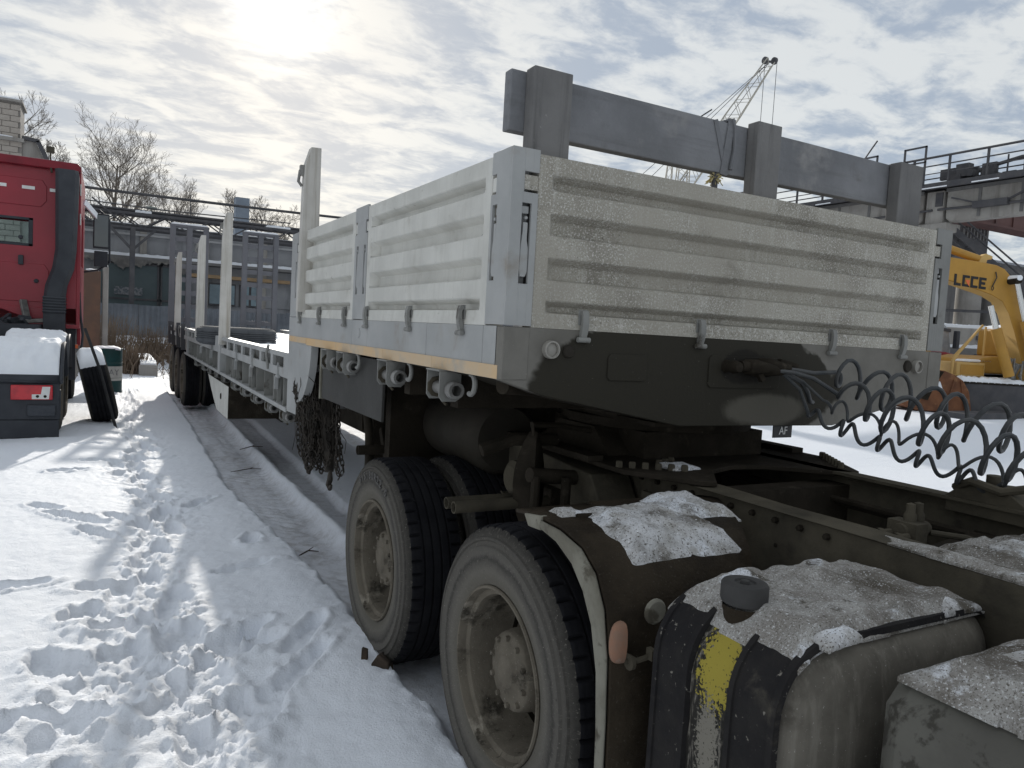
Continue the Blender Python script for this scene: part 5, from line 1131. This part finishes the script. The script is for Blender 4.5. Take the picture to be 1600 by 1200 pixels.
for i in range(14):
    x = -5.2+i*1.0; rows = []
    for k in range(17): u = k/16; d = .05*math.sin(u*math.pi*2*4)+rs.uniform(-.002, .002); rows.append([(x+u*.99, 38+d+rs.uniform(0, .004), .2), (x+u*.99, 38+d, 1.95+.02*math.sin(i*3.))])
    fin(MB().grid(rows), 'corrugated_sheet', CORR, FN, ang=180)
fr = MB()
for i in range(8): fr.box(-5.2+i*2, -5.12+i*2, 38.04, 38.1, .1, 2.0)
fr.box(-5.2, 8.8, 38.05, 38.09, 1.7, 1.76); fin(fr, 'fence_frame', STRUCT, FN)
PB = thing('pipe_bridge', 'long dark lattice truss carrying pipes across the back of the yard', 'pipe bridge', (0, 39, .4))
tm = MB()
for y in (38.6, 39.6):
    tm.box(-14, 40, y-.05, y+.05, 6.30, 6.42); tm.box(-14, 40, y-.05, y+.05, 5.62, 5.72); n_ = 54
    for i in range(n_):
        x = -14+i; tm.bar((x, y, 5.7 if i % 2 else 6.35), (x+1, y, 6.35 if i % 2 else 5.7), .06, .06)
for i in range(54): tm.bar((-14+i, 38.6, 6.36), (-14+i+.5, 39.6, 6.36), .05, .05)
fin(tm, 'lattice_girder', STRUCT, PB)
pp = MB()
for y, z, r in ((38.75, 6.50, .045), (39.05, 6.54, .07), (39.35, 6.50, .045), (38.9, 5.80, .06)): pp.tube([(-14, y, z), (2, y, z+.02), (14, y, z-.02), (40, y, z)], r, 8)
pp.tube([(-6, 38.5, 6.78), (0, 38.5, 6.66), (6, 38.5, 6.75)], .03, 6); pp.tube([(-1.8, 38.55, 5.75), (-2.6, 38.5, 6.4), (-3.2, 38.5, 6.9)], .04, 6)
fin(pp, 'pipe', STRUCT, PB)
for x in (-9.5, -1.55, 14, 24): 
    lg_ = MB(); lg_.box(x, x+.22, 38.5, 38.72, .1, 5.7); lg_.box(x, x+.22, 39.5, 39.72, .1, 5.7); lg_.bar((x+.1, 38.6, 4.6), (x-.9, 38.6, 5.65), .12, .12); lg_.bar((x+.1, 38.6, 4.6), (x+1.1, 38.6, 5.65), .12, .12)
    fin(lg_, 'support_leg', STRUCT, PB)
for (x0, x1) in ((-1.4, -.6), (4.7, 6.1)): fin(snow_patch(x0, x1, 38.5, 39.6, lambda x, y: 6.42, .12, 20, 12, .1, x0, .1), 'snow_layer', SNOWC, PB)['kind'] = 'stuff'
mb = MB().tube([(-16+i*2, 39.9, 7.5+.0008*(i*2-16)**2) for i in range(30)], .07, 6)
tag(fin(mb, 'overhead_cable', STRUCT), 'thick dark overhead cable crossing the sky above the truss', 'cable')
sl_ = MB().tube([(1.15, 38.9, 6.4), (1.12, 38.9, 7.6)], .025, 5); tag(fin(sl_, 'aerial_mast', STRUCT), 'thin vertical aerial on top of the truss', 'aerial')
lm_ = MB().lathe([(0, -.28), (.07, -.2), (.09, 0), (.07, .2), (0, .28)], (-.65, 38.7, 6.72), 'x', 10); lm_.bar((-.65, 38.8, 6.4), (-.65, 38.72, 6.7), .04, .04)
tag(fin(lm_, 'yard_lamp', mk('lamp_hood', (.20, .22, .20), None, 5, .6)), 'flat oval yard lamp sitting above the truss near the trees', 'lamp')
CABM = mk('brown_cabinet', (.12, .075, .055), (.16, .09, .06), 3, .8, bump=.2)
for (x0, y0, x1, z1, mat_, nm, lb) in ((-3.0, 19.8, -2.62, 2.62, CABM, 'rusty_cabinet', 'narrow rusty brown cabinet behind the red truck'), (-2.58, 19.9, -2.44, 2.75, CONC, 'concrete_post', 'pale concrete post beside the rusty cabinet')):
    o = fin(MB().box(x0, x1, y0, y0+.5, gz(x0, y0)-.05, z1), nm, mat_, None, .02); tag(o, lb, 'cabinet' if mat_ is CABM else 'post')
    fin(snow_patch(x0, x1, y0, y0+.5, lambda x, y: z1, .05, 10, 10, .2, x0, .1), 'snow_cap', SNOWC, o)['kind'] = 'stuff'
slb = fin(MB().box(-1.72, -1.28, 19.0, 23.2, -.05, gz(-1.5, 21)+.26), 'concrete_slab', CONC, None, .03); tag(slb, 'low snow covered concrete beam lying among the dry weeds', 'beam')
fin(snow_patch(-1.72, -1.28, 19.0, 23.2, lambda x, y: gz(-1.5, 21)+.26, .10, 14, 50, .1, 7.2, .1), 'snow_layer', SNOWC, slb)['kind'] = 'stuff'
for bi, (bx_, by_, bw, bh, lb) in enumerate(((-2.35, 23.0, 1.0, 1.5, 'tall brown dry bush next to the pale concrete post'), (-1.1, 25.5, .9, 1.2, 'brown dry bush behind the snowy concrete beam'), (-1.85, 19.6, .55, .75, 'low dry bush in front of the snowy concrete beam'), (-.35, 24.0, .8, 1.0, 'dry bush closest to the trailer tail'), (-3.2, 27.0, 1.1, 1.4, 'dry bush half hidden behind the rusty cabinet'))):
    mb = MB(); r2 = random.Random(bi+60)
    for i in range(330):
        a = r2.uniform(0, 6.28); q = r2.random()**.6; p0 = Vector((r2.gauss(0, bw*.3), r2.gauss(0, bw*.3), 0)); h_ = bh*r2.uniform(.35, 1.05)
        p1 = p0+Vector((math.cos(a)*bw*.4*q, math.sin(a)*bw*.4*q, h_*.6)); p2 = p1+Vector((math.cos(a+.6)*bw*.25*q, math.sin(a+.6)*bw*.25*q, h_*.4))
        mb.tube([p0, p1, p2], [.012, .008, .004], 3, cap=False)
    mb.v = [(x, y, z) for x, y, z in mb.v]
    o = fin(mb, 'dry_bush', DRY, None, local=True); o.location = (bx_, by_, gz(bx_, by_)-.03); tag(o, lb, 'bush', 'dry bushes along the fence')
wd = MB(); r2 = random.Random(99)
for i in range(1500):
    x = r2.uniform(-4.5, .9); y = r2.uniform(18, 33)
    if -1.8 < x < -1.2 and y < 24: continue
    if r2.random() > .25+.75*float(fbm(np.array(x*.8), np.array(y*.5), 2)): continue
    z = gz(x, y)-.02; h_ = r2.uniform(.15, .7); wd.tube([(x, y, z), (x+r2.gauss(0, .1), y+r2.gauss(0, .1), z+h_*.6), (x+r2.gauss(0, .2), y+r2.gauss(0, .2), z+h_)], [.011, .008, .004], 3, cap=False)
tag(fin(wd, 'dry_weeds', DRY), 'sparse brown weeds sticking out of the snow by the fence', 'weeds', kind='stuff')
# ------------------------------------------------------------------ yellow excavator on the right
EO = Vector((16.46, 9.31, 0)); EU = Vector((.876, -.482, 0)); EW = Vector((.482, .876, 0)); GE = gz(17, 9)
EX = thing('excavator', 'yellow excavator with a rusty bucket resting on the snow beyond the trailer', 'excavator', (EO.x+2.5, EO.y-1.2, GE))
def eu(u, z, w_=0.): return EO+EU*u+EW*w_+Vector((0, 0, z))
def eprism(poly, w0, w1): return MB().prism([eu(u, z, w0) for u, z in poly], EW*(w1-w0))
up_ = [(-.55, 3.74), (0, 3.63), (.44, 3.52), (.99, 3.37), (1.25, 3.29), (1.53, 3.14), (1.73, 2.84), (1.94, 2.33), (2.2, 1.6), (2.45, .95)]
boomp = [(-.55, 4.27), (0, 4.205), (.7, 4.14), (1.3, 4.06), (1.52, 3.97), (1.75, 3.74), (2.05, 3.30), (2.45, 2.55), (2.85, 1.75), (3.05, 1.15), (2.75, .95)]+up_[::-1]
bm2 = fin(eprism(boomp, 0, .46), 'boom', YEL, EX, .02)
fin(MB().grid([[eu(u, z-.006, .0), eu(u, z-.006, .46)] for u, z in up_]), 'boom_underside', YELP, bm2)
# the boom's lettering: block strokes
def stroke(rects, mat, nm, d=-.012):
    mb = MB()
    for r in rects: mb.prism([eu(u, z, d) for u, z in r], EW*.010)
    fin(mb, nm, mat, bm2)
def LT_(u0, s=1.):                                                  # letters sit on a slightly falling line
    return lambda u, z: (.10+(u0+u)*.80, 3.50+z*.86-(u0+u)*.068)
def rect(f, a, b, c, d): return [f(a, c), f(b, c), f(b, d), f(a, d)]
h_ = .34; s_ = .075; ls = []
f = LT_(.17); ls += [rect(f, 0, s_, 0, h_), rect(f, s_, .22, 0, s_)]
f = LT_(.44); ls += [rect(f, 0, s_, 0, h_), rect(f, s_, .23, h_-s_, h_), rect(f, s_, .23, 0, s_), rect(f, .165, .23, s_, .17)]
f = LT_(.71); ls += [rect(f, 0, s_, 0, h_), rect(f, s_, .23, h_-s_, h_), rect(f, s_, .23, 0, s_)]
f = LT_(.98); ls += [rect(f, 0, s_, 0, h_), rect(f, s_, .23, h_-s_, h_), rect(f, s_, .23, 0, s_), rect(f, s_, .20, h_/2-s_/2, h_/2+s_/2)]
stroke(ls, LETTER, 'boom_lettering')
f = LT_(.44); stroke([[f(.09, .205), f(.23, .205), f(.225, .03), f(.165, .09)]], ORNG, 'letter_accent', -.016)
def cyl(p, q, r, mat, nm, rod=None):
    P, Q = Vector(p), Vector(q); o = fin(MB().tube([P, Q], r, 14), nm, mat, EX)
    if rod: fin(MB().tube([Q, Vector(rod)], r*.55, 12), 'cylinder_rod', CHROME, o)
    return o
cyl(eu(-.05, 4.52, .3), eu(1.0, 4.22, .3), .105, YEL, 'arm_cylinder')
lg3 = eprism([(.92, 4.08), (1.02, 4.30), (1.12, 4.36), (1.30, 4.30), (1.28, 4.22), (1.16, 4.20), (1.14, 4.06)], .18, .42); fin(lg3, 'cylinder_lug', YELP, EX, .02)
cyl(eu(1.72, 1.22, -.28), eu(1.30, 2.42, -.22), .125, YEL, 'boom_cylinder', eu(1.12, 3.0, -.2))
cyl(eu(2.45, 1.4, -.22), eu(2.02, 2.66, -.22), .125, YEL, 'boom_cylinder', eu(1.72, 3.62, -.2))
pv_ = MB().tube([eu(1.68, 3.66, -.34), eu(1.68, 3.66, .0)], .085, 12); fin(pv_, 'pivot_pin', DARK, EX); fin(MB().tube([eu(1.69, 3.73, -.36), eu(1.69, 3.73, .02)], [.07, .085], 10), 'snow_cap', SNOWC, EX)
hs = MB(); hs.tube([eu(1.28, 3.88, -.02), eu(1.30, 3.74, -.05), eu(1.26, 3.62, -.04), eu(1.22, 3.5, -.03)], .014, 6); hs.lathe([(.05, -.01), (.06, 0), (.05, .01), (.04, 0), (.05, -.01)], tuple(eu(1.23, 3.46, -.03)), 'y', 14); fin(hs, 'hanging_hose', RUBBER, EX)
arm = eprism([(-.62, 4.30), (-.25, 4.6), (.02, 4.62), (.0, 4.35), (-.10, 3.6), (-.12, 2.4), (-.10, 1.3), (-.30, 1.25), (-.42, 2.4), (-.60, 3.8)], .12, .5); fin(arm, 'dipper_arm', YEL, EX, .02)
bkp = [(-.30, 1.30), (.02, 1.28), (.30, 1.18), (.52, 1.05), (.70, .78), (.80, .30), (.82, GE+.02), (.55, GE+.03), (.25, GE), (-.05, GE+.02), (-.60, GE+.02), (-1.0, GE+.15), (-.9, .62), (-.6, .9)]
bo = fin(eprism(bkp, -.35, .95), 'bucket', RUST, EX, .02)
bp_ = MB(); 
for (a, b) in (((.30, 1.12), (.12, .30)), ((.45, 1.06), (.62, .28))): bp_.bar(eu(a[0], a[1], -.36), eu(b[0], b[1], -.36), .05, .03)
fin(bp_, 'bucket_rib', RUST, bo); fin(eprism([(-.9, .62), (-.6, .9), (-.3, 1.3), (.0, 1.25), (-.2, .9), (-.35, .5)], -.37, -.35), 'bucket_cheek', DARK, bo)
fin(MB().tube([eu(-.15, .95, -.36), eu(-.02, .80, -.36)], [.09, .03], 6), 'snow_lump', SNOWC, bo)
# house, step box, rails, tracks
hsb = fin(eprism([(1.4, 1.25), (1.4, 1.62), (1.75, 1.72), (5.0, 1.72), (5.0, 1.25)], .5, 2.6), 'upper_body', YEL, EX, .05)
fin(eprism([(2.6, 1.72), (2.6, 2.5), (5.0, 2.5), (5.2, 1.72)], .6, 2.6), 'engine_cover', YEL, EX, .06)
sbx = fin(eprism([(.70, 1.15), (.70, 1.52), (1.46, 1.52), (1.46, 1.15)], .3, 1.3), 'step_box', YELP, EX, .03)
fin(eprism([(.80, 1.20), (.80, 1.46), (1.42, 1.46), (1.42, 1.20)], .285, .3), 'box_panel', YEL, sbx, .01)
fin(eprism([(1.15, 1.53), (1.2, 1.60), (1.75, 1.62), (1.78, 1.53)], .5, 1.2), 'snow_layer', SNOWC, EX, .03)
hr = MB(); hr.tube([eu(.58, .95, .3), eu(.60, 1.55, .3), eu(.70, 1.72, .3), eu(1.35, 2.52, .4)], .03, 8); hr.tube([eu(.66, .95, .5), eu(.68, 1.55, .5), eu(.76, 1.72, .5), eu(1.40, 2.52, .5)], .022, 8); hr.tube([eu(.58, .95, .3), eu(.72, .92, .3)], .03, 8); hr.tube([eu(1.75, 2.5, .9), eu(1.75, 1.7, .9)], .03, 8)
fin(hr, 'hand_rail', YELP, EX)
hh = MB()
for i in range(12): a = 1.75+i*.06; hh.tube([eu(a, 1.55+rc.uniform(0, .15), -.1), eu(a+rc.uniform(-.1, .1), 1.25, -.15+rc.uniform(0, .2)), eu(a+rc.uniform(-.1, .1), 1.0, 0)], .028, 6)
fin(hh, 'hydraulic_hose', STEEL, EX)
fin(eprism([(.9, .88), (.9, 1.14), (5, 1.25), (5, .88)], .4, 2.2), 'turntable', STRUCT, EX)
for w0 in (-.2, 2.2):
    tr_ = [(.42, .72), (.52, .95), (.75, 1.0), (5.2, 1.0), (5.6, .7), (5.3, GE+.02), (.85, GE+.02), (.55, GE+.2)]
    tk = fin(eprism(tr_, w0, w0+.6), 'track_frame', STRUCT, EX, .03); sh_ = MB()
    for i in range(30):
        u = .62+i*.16; sh_.prism([eu(u, .985, w0-.02), eu(u+.14, .985, w0-.02), eu(u+.14, 1.03, w0-.02), eu(u+.02, 1.03, w0-.02)], EW*.64)
        sh_.prism([eu(u, GE+.05, w0-.02), eu(u+.14, GE+.05, w0-.02), eu(u+.14, GE+.0, w0-.02), eu(u+.02, GE+.0, w0-.02)], EW*.64)
    fin(sh_, 'track_shoes', DARK, tk)
def eplane(u0, u1, w0, w1, z, th, sd, nm='snow_layer', par=None, rg=.2):
    m_ = snow_patch(u0, u1, w0, w1, lambda x, y: z, th, 50, 16, .1, sd, rg); m_.v = [tuple(eu(x, zz_, y)) for x, y, zz_ in m_.v]; o = fin(m_, nm, SNOWC, par or EX, ang=180); o['kind'] = 'stuff'
eplane(.48, 2.2, -.25, .5, 1.02, .13, 3.3); eplane(1.5, 5.2, -.25, .45, 1.02, .10, 6.3); eplane(2.6, 5., .6, 2.6, 2.5, .12, 2.2)
mbk = fin(MB().box(15.2, 17.8, 7.75, 8.35, GE-.05, GE+.12), 'ground_timber', STRUCT); mbk.rotation_euler = (0, 0, 0); tag(mbk, 'dark timber lying in the snow in front of the excavator tracks', 'timber')

# ------------------------------------------------------------------ lorry beyond it, slabs, lattice panel
TK = thing('parked_truck', 'red and white truck cab standing behind the excavator bucket', 'truck', (19.6, 12.6, GE))
fin(MB().prism([(18.6, 11.9, .9), (20.60, 11.45, .9), (20.66, 11.45, 1.6), (20.52, 11.45, 2.45), (20.3, 11.5, 2.62), (18.6, 11.9, 2.62)], (.9, 1.65, 0)), 'cab', TRUCKG, TK, .05)
fin(MB().prism([(18.55, 11.80, .85), (20.68, 11.33, .85), (20.70, 11.33, 1.72), (20.30, 11.42, 1.78), (18.55, 11.80, 1.78)], (.1, .12, 0)), 'red_bumper', RED, TK, .04)
fin(MB().prism([(18.9, 11.70, 1.05), (20.55, 11.34, 1.05), (20.50, 11.34, 1.45), (18.9, 11.70, 1.45)], (.02, .04, 0)), 'grille', DARK, TK)
fin(MB().prism([(18.6, 11.88, 2.55), (20.52, 11.43, 2.40), (20.50, 11.43, 2.50), (18.6, 11.88, 2.66)], (.06, .1, 0)), 'sun_visor', STRUCT, TK)
fin(snow_patch(18.8, 20.4, 11.9, 13.2, lambda x, y: 2.62, .14, 20, 20, .2, 4.1, .1), 'snow_cap', SNOWC, TK)['kind'] = 'stuff'
fin(MB().box(20.62, 20.8, 11.3, 11.42, 1.9, 2.45), 'door_mirror', BLKP, TK, .02)
for p in ((18.9, 12.0), (20.4, 11.9)): fin(MB().lathe([(0, 0), (.3, 0), (.42, .02), (.45, .08), (.45, .25), (.4, .3), (0, .3)], (p[0], p[1], GE+.45), 'x', 20), 'wheel', RUBBER, TK)
fin(MB().box(19.3, 20.3, 13.5, 19, .8, 1.1), 'chassis', STRUCT, TK)
def along(c, d, L, wd_, z0, z1):
    c = Vector((c[0], c[1], 0)); d = Vector(d).normalized(); s = Vector((-d.y, d.x, 0)); p = [c-d*L/2-s*wd_/2, c+d*L/2-s*wd_/2, c+d*L/2+s*wd_/2, c-d*L/2+s*wd_/2]; return MB().prism([(q.x, q.y, z0) for q in p], (0, 0, z1-z0))
for i, (z0, z1, c, lb) in enumerate(((2.05, 2.70, (26.4, 13.1), 'upper grey concrete slab of the stack behind the excavator'), (1.45, 1.98, (26.2, 13.0), 'lower grey concrete slab of the stack behind the excavator'))):
    o = fin(along(c, (.88, -.47, 0), 6.5, 1.4, z0, z1), 'concrete_slab', CONCD if i else CONC, None, .04); tag(o, lb, 'slab', 'stacked concrete slabs')
    pk = MB()
    for q in (-1.2, -.5): p = Vector((c[0], c[1], 0))+Vector((.88, -.47, 0))*q-Vector((.47, .88, 0))*.71; pk.add(*[(lambda m_: (m_.v, m_.f))(along((p.x, p.y), (.88, -.47, 0), .3, .06, (z0+z1)/2-.08, (z0+z1)/2+.06))][0])
    fin(pk, 'lifting_pocket', STRUCT, o)
    sm_ = snow_patch(-3.2, 3.2, -.7, .7, lambda x, y: z1, .12, 50, 14, .08, i*3.3, .12); sm_.v = [(c[0]+.88*x+.47*y, c[1]-.47*x+.88*y, z) for x, y, z in sm_.v]; fin(sm_, 'snow_layer', SNOWC, o)['kind'] = 'stuff'
LP = thing('lattice_panel', 'brown panel with a diagonal bar lattice below the stacked slabs', 'panel', (25.0, 12.6, GE))
dv = Vector((.88, -.475, 0)); c0 = Vector((23.2, 13.35, 0))
fin(along((c0.x+dv.x*3, c0.y+dv.y*3), dv, 6.6, .8, GE-.1, 1.42), 'block', mk('brown_block', (.13, .105, .09), (.10, .082, .07), 2, .9, bump=.2), LP)
lt = MB()
for i in range(-3, 16):
    for sg in (1, -1):
        a = c0+dv*(i*.42); b = a+dv*sg*1.0; s = Vector((-.475, -.88, 0))*.43
        if -.2 < (a-c0).dot(dv) < 6.4 and -.2 < (b-c0).dot(dv) < 6.4: lt.bar(a+s+Vector((0, 0, GE)), b+s+Vector((0, 0, 1.42)), .04, .04)
fin(lt, 'diagonal_bars', STRUCT, LP)

# ------------------------------------------------------------------ gantry crane runway on concrete columns
GR = thing('crane_runway', 'high concrete crane runway on columns with a railed steel walkway on top', 'crane runway', (30.5, 25, .2))
for y in (6.0, 18.05, 30.1, 42.15, 54.2):
    col = fin(MB().box(30.05, 30.85, y-.05, y+.75, -.1, 9.0), 'column', CONC, GR, .04); fin(MB().box(29.9, 31.0, y-.35, y+1.05, 7.15, 7.55), 'corbel', CONC, col, .05)
    fin(MB().box(30.0, 30.06, y-.02, y+.3, 8.3, 8.9), 'bracket_box', STRUCT, col)
for i, y in enumerate((6.9, 18.95, 31.0, 43.05)):
    if i == 0: y = 6.9
    b = fin(MB().prism([(30.1, y, 9.05), (30.1, y+11.0, 9.05), (30.1, y+11.0, 7.75), (30.1, y+10.8, 7.58), (30.1, y+.2, 7.58), (30.1, y, 7.75)], (.55, 0, 0)), 'runway_beam', CONC, GR, .05)
    ed = MB(); ed.box(30.02, 30.1, y, y+11, 8.90, 9.05)
    for q in np.arange(1., 11, 1.7): ed.box(30.06, 30.11, y+q, y+q+.12, 7.7, 8.9)
    fin(ed, 'beam_rib', CONCD, b)
    fin(MB().tube([(29.98, y-.5, 8.15), (29.98, y+5, 8.05), (29.98, y+11.3, 8.15)], .05, 6), 'cable_pipe', STRUCT, b)
bx3 = MB().box(29.8, 30.05, 15.2, 16.6, 8.02, 8.3); bx3.bar((29.95, 15.3, 8.2), (29.95, 13.9, 8.85), .07, .07); bx3.bar((29.95, 16.5, 8.25), (29.95, 17.6, 8.6), .07, .07); fin(bx3, 'junction_box', STRUCT, GR)
dk = MB().box(29.5, 31.0, 6, 55, 9.10, 9.22); dk.box(29.45, 29.55, 6, 55, 9.0, 9.25); dk.box(30.25, 30.4, 6, 55, 9.22, 9.36); fin(dk, 'walkway', STRUCT, GR)
sn2 = MB()
for i in range(10): y = 8+i*1.9+rc.uniform(-.3, .3); sn2.box(29.43, 29.5, y, y+rc.uniform(.5, 1.4), 9.02, 9.07)
fin(sn2, 'snow_strip', SNOWC, GR)['kind'] = 'stuff'
y = 6.2
while y < 54:
    fin(MB().box(29.5, 29.58, y, y+.08, 9.22, 10.42), 'rail_post', STRUCT, GR); y += 1.62
hr = MB()
for z, r in ((10.40, .05), (10.02, .022), (9.68, .022)): hr.tube([(29.54, 6, z), (29.54, 55, z)], r, 6)
for z in (10.4, 9.8): hr.tube([(30.95, 6, z), (30.95, 55, z)], .03, 6)
fin(hr, 'hand_rail', STRUCT, GR)
for y in (18.6, 21.0):
    gt = MB()
    for q in (0, 1.0): gt.box(29.4, 29.47, y+q, y+q+.07, 9.22, 10.95)
    gt.box(29.4, 29.47, y, y+1.07, 10.88, 10.95); gt.box(29.4, 29.47, y, y+1.07, 10.2, 10.26); fin(gt, 'access_frame', STRUCT, GR)
mc = MB()
for i in range(16): a = Vector((30.3+rc.uniform(-.3, .5), 13.5+rc.uniform(0, 4.5), 9.3+rc.uniform(0, .6))); mc.box(a.x, a.x+rc.uniform(.15, .5), a.y, a.y+rc.uniform(.2, .7), a.z-.1, a.z+rc.uniform(.1, .5))
mc.tube([(30.2, 12.8, 9.9), (30.2, 15, 9.95), (30.2, 16.6, 9.7)], .08, 8); mc.box(30.0, 31, 13.2, 15.4, 9.3, 9.35)
for q in ((13.2, 9.3), (15.4, 9.3)): mc.box(30.0, 30.05, q[0], q[0]+.05, q[1], 10.1)
fin(mc, 'trolley_gear', STRUCT, GR)
tag(fin(MB().box(34.0, 36.3, 19.4, 22.0, 6.9, 8.5), 'hanging_cabin', STRUCT, None, .03), 'dark operator cabin hanging below the crane runway', 'cabin')
hc = bpy.data.objects['hanging_cabin']; rb = MB()
for i in range(8): rb.box(34.05+i*.28, 34.15+i*.28, 19.34, 19.42, 7.5, 8.5)
fin(rb, 'cladding_rib', CONCD, hc)
gd = fin(MB().box(31.0, 62, 18.2, 19.1, 7.95, 9.1), 'bridge_girder', BROWN, None, .03); tag(gd, 'long dark red bridge crane girder reaching away from the runway', 'girder')
gd2 = MB()
for i in range(20): gd2.box(31.5+i*1.5, 31.6+i*1.5, 18.14, 18.2, 8.0, 9.05)
gd2.box(31, 62, 18.1, 18.2, 7.95, 8.05); gd2.box(31, 62, 18.1, 18.2, 9.0, 9.1); fin(gd2, 'stiffener', BROWN, gd)
st_ = thing('access_stair', 'steep dark steel stair descending from the crane runway column', 'stair', (34, 15, .2))
for o_ in (0, .7):
    fin(MB().bar((30.7+o_*.4, 17.8+o_*.7, 7.3), (38.0+o_*.4, 12.8+o_*.7, .3), .14, .24), 'stringer', STRUCT, st_); fin(MB().tube([(30.7+o_*.4, 17.8+o_*.7, 8.1), (38.0+o_*.4, 12.8+o_*.7, 1.1)], .04, 6), 'stair_rail', STRUCT, st_)
for i in range(24):
    f_ = (i+.5)/24; p = Vector((30.7, 17.8, 7.3)).lerp(Vector((38.0, 12.8, .3)), f_); fin(MB().bar(p+Vector((0, 0, .05)), p+Vector((.28, .49, .05)), .22, .03), 'stair_step', STRUCT, st_)
fin(MB().box(12.0, 30.0, 23.6, 24.3, 7.0, 8.0), 'unseen_shadow_girder', BROWN, GR, .03); fin(MB().box(12.0, 12.5, 23.7, 24.2, -.1, 7.0), 'column', CONC, GR, .03)  # unseen girder and its column, added to cast the shadow band on the snow
# round columns of the ruin behind, pipe, shed
for i, (x, y, r, h_, lb) in enumerate(((37.2, 22.0, .42, 6.6, 'round concrete pillar nearest the trailer corner post'), (38.35, 21.3, .62, 6.6, 'thick round concrete pillar in the middle behind the boom'), (39.55, 20.75, .45, 6.4, 'round concrete pillar closest to the boom lower edge'), (36.4, 22.6, .5, 6.9, 'round concrete pillar hidden partly by the runway column'))):
    o = fin(MB().lathe([(r, -.1), (r, h_-.5), (r*1.25, h_-.5), (r*1.25, h_), (0, h_)], (x, y, .1), 'z', 24), 'concrete_pillar', CONC if i % 2 else CONCD); tag(o, lb, 'pillar', 'round pillars behind the excavator')
tag(fin(MB().tube([(33.5, 22.0, 4.0), (37.5, 20.2, 4.08), (42, 18.0, 4.1)], .07, 8), 'horizontal_pipe', STRUCT), 'thin level pipe running across the round pillars', 'pipe')
SHD = thing('storage_shed', 'long low shed with a snowy roof far behind the excavator boom', 'building', (52, 26, .2))
fin(MB().box(41, 75, 24, 34, 0, 7.6), 'wall', CONCD, SHD); fin(MB().prism([(40.5, 23.4, 7.6), (40.5, 29, 9.0), (40.5, 34.6, 7.6)], (35, 0, 0)), 'roof', SNOWC, SHD)
for i in range(16): w_ = fin(MB().box(42+i*2, 43+i*2, 23.9, 24.0, 5.2, 7.0), 'window', STRUCT, SHD)
JK = fin(MB().box(46, 60, 16.4, 17.2, .1, 2.6), 'concrete_wall', CONC, None, .05); tag(JK, 'pale snowy concrete wall seen low beneath the boom arch', 'wall')
fin(snow_patch(46, 60, 16.4, 17.2, lambda x, y: 2.6, .2, 40, 10, .1, 2.9, .1), 'snow_layer', SNOWC, JK)['kind'] = 'stuff'

# ------------------------------------------------------------------ lattice boom crane in the distance
CR = thing('crawler_crane', 'distant pale lattice boom crane with hanging ropes behind the timber guard', 'crane', (47, 63, .3))
PALE = mk('pale_crane_paint', (.42, .40, .34), (.34, .32, .28), .5, .6, bump=0)
def lattice(p, q, w0, w1, w2, n, r=.05, rb=.028):
    P, Q = Vector(p), Vector(q); d = (Q-P).normalized(); s = Vector((.877, -.48, 0)); s = (s-d*s.dot(d)).normalized(); v = d.cross(s); mb = MB()
    def c(f, a, b):
        w_ = (w0+(w1-w0)*min(1, f/.15)) if f < .8 else w1+(w2-w1)*(f-.8)/.2
        return P.lerp(Q, f)+s*a*w_/2+v*b*w_/2
    K = [(-1, -1), (1, -1), (1, 1), (-1, 1)]
    for a, b in K: mb.tube([c(f, a, b) for f in (0, .15, .5, .8, 1)], r, 5)
    for i in range(n):
        for j in range(4):
            a, b = K[j], K[(j+1) % 4]; f0, f1 = i/n, (i+1)/n
            if i % 2: a, b = b, a
            mb.tube([c(f0, *a), c(f1, *b)], rb, 3, cap=False)
    return mb
TIP = (60.0, 57.45, 32.4)
fin(lattice((43.2, 64.4, 2.6), TIP, .7, 1.45, .9, 34, .065, .034), 'boom', PALE, CR)
fin(lattice((51.6, 60.9, .3), (51.9, 60.8, 21.6), 1.3, 1.3, 1.1, 24, .065, .03), 'mast', PALE, CR)
fin(lattice((49.8, 61.9, .3), (50.6, 61.5, 20.6), .8, .8, .5, 24, .05, .025), 'mast', PALE, CR)
rpz = MB(); T_ = Vector(TIP)
for q in ((44.6, 63.8, 16.0), (45.6, 63.4, 15.6), (49.5, 61.6, 15.2)): rpz.tube([T_, Vector(q)], .035, 4)
rpz.tube([(53.6, 60.5, 26.1), (54.6, 60.0, 26.9)], .08, 5)
for q in (-.95, .35): rpz.tube([T_+Vector((.877, -.48, 0))*(q+.45), T_+Vector((.877, -.48, 0))*(q+.45)+Vector((0, 0, -24))], .03, 4)
fin(rpz, 'rope', STRUCT, CR)
hd = MB(); 
for q in (-.5, .5): hd.lathe([(0, -.15), (.38, -.15), (.38, .15), (0, .15)], tuple(T_+Vector((.877, -.48, 0))*q+Vector((0, 0, .1))), 'x', 12)
hd.bar(T_-Vector((.877, -.48, 0))*.7, T_+Vector((.877, -.48, 0))*.7, .2, .2); fin(hd, 'head_sheave', STRUCT, CR)
bd_ = MB().box(41, 48, 62.8, 66.2, 1.3, 4.2); bd_.box(40.5, 48.5, 62.0, 63.0, .2, 1.3); bd_.box(40.5, 48.5, 66.0, 67.0, .2, 1.3); bd_.prism([(43, 64.0, 4.2), (44.8, 64.0, 16.2), (45.4, 64.0, 16.2), (46, 64.0, 4.2)], (0, .3, 0)); fin(bd_, 'crane_body', YEL, CR, .05)
ae = fin(MB().tube([(29.8, 22.3, 9.2), (29.85, 22.05, 11.0), (30.1, 21.9, 11.5), (30.3, 21.75, 11.92)], .04, 5), 'bent_rod', STRUCT); tag(ae, 'bent thin rod standing up behind the timber plank near its far post', 'rod')
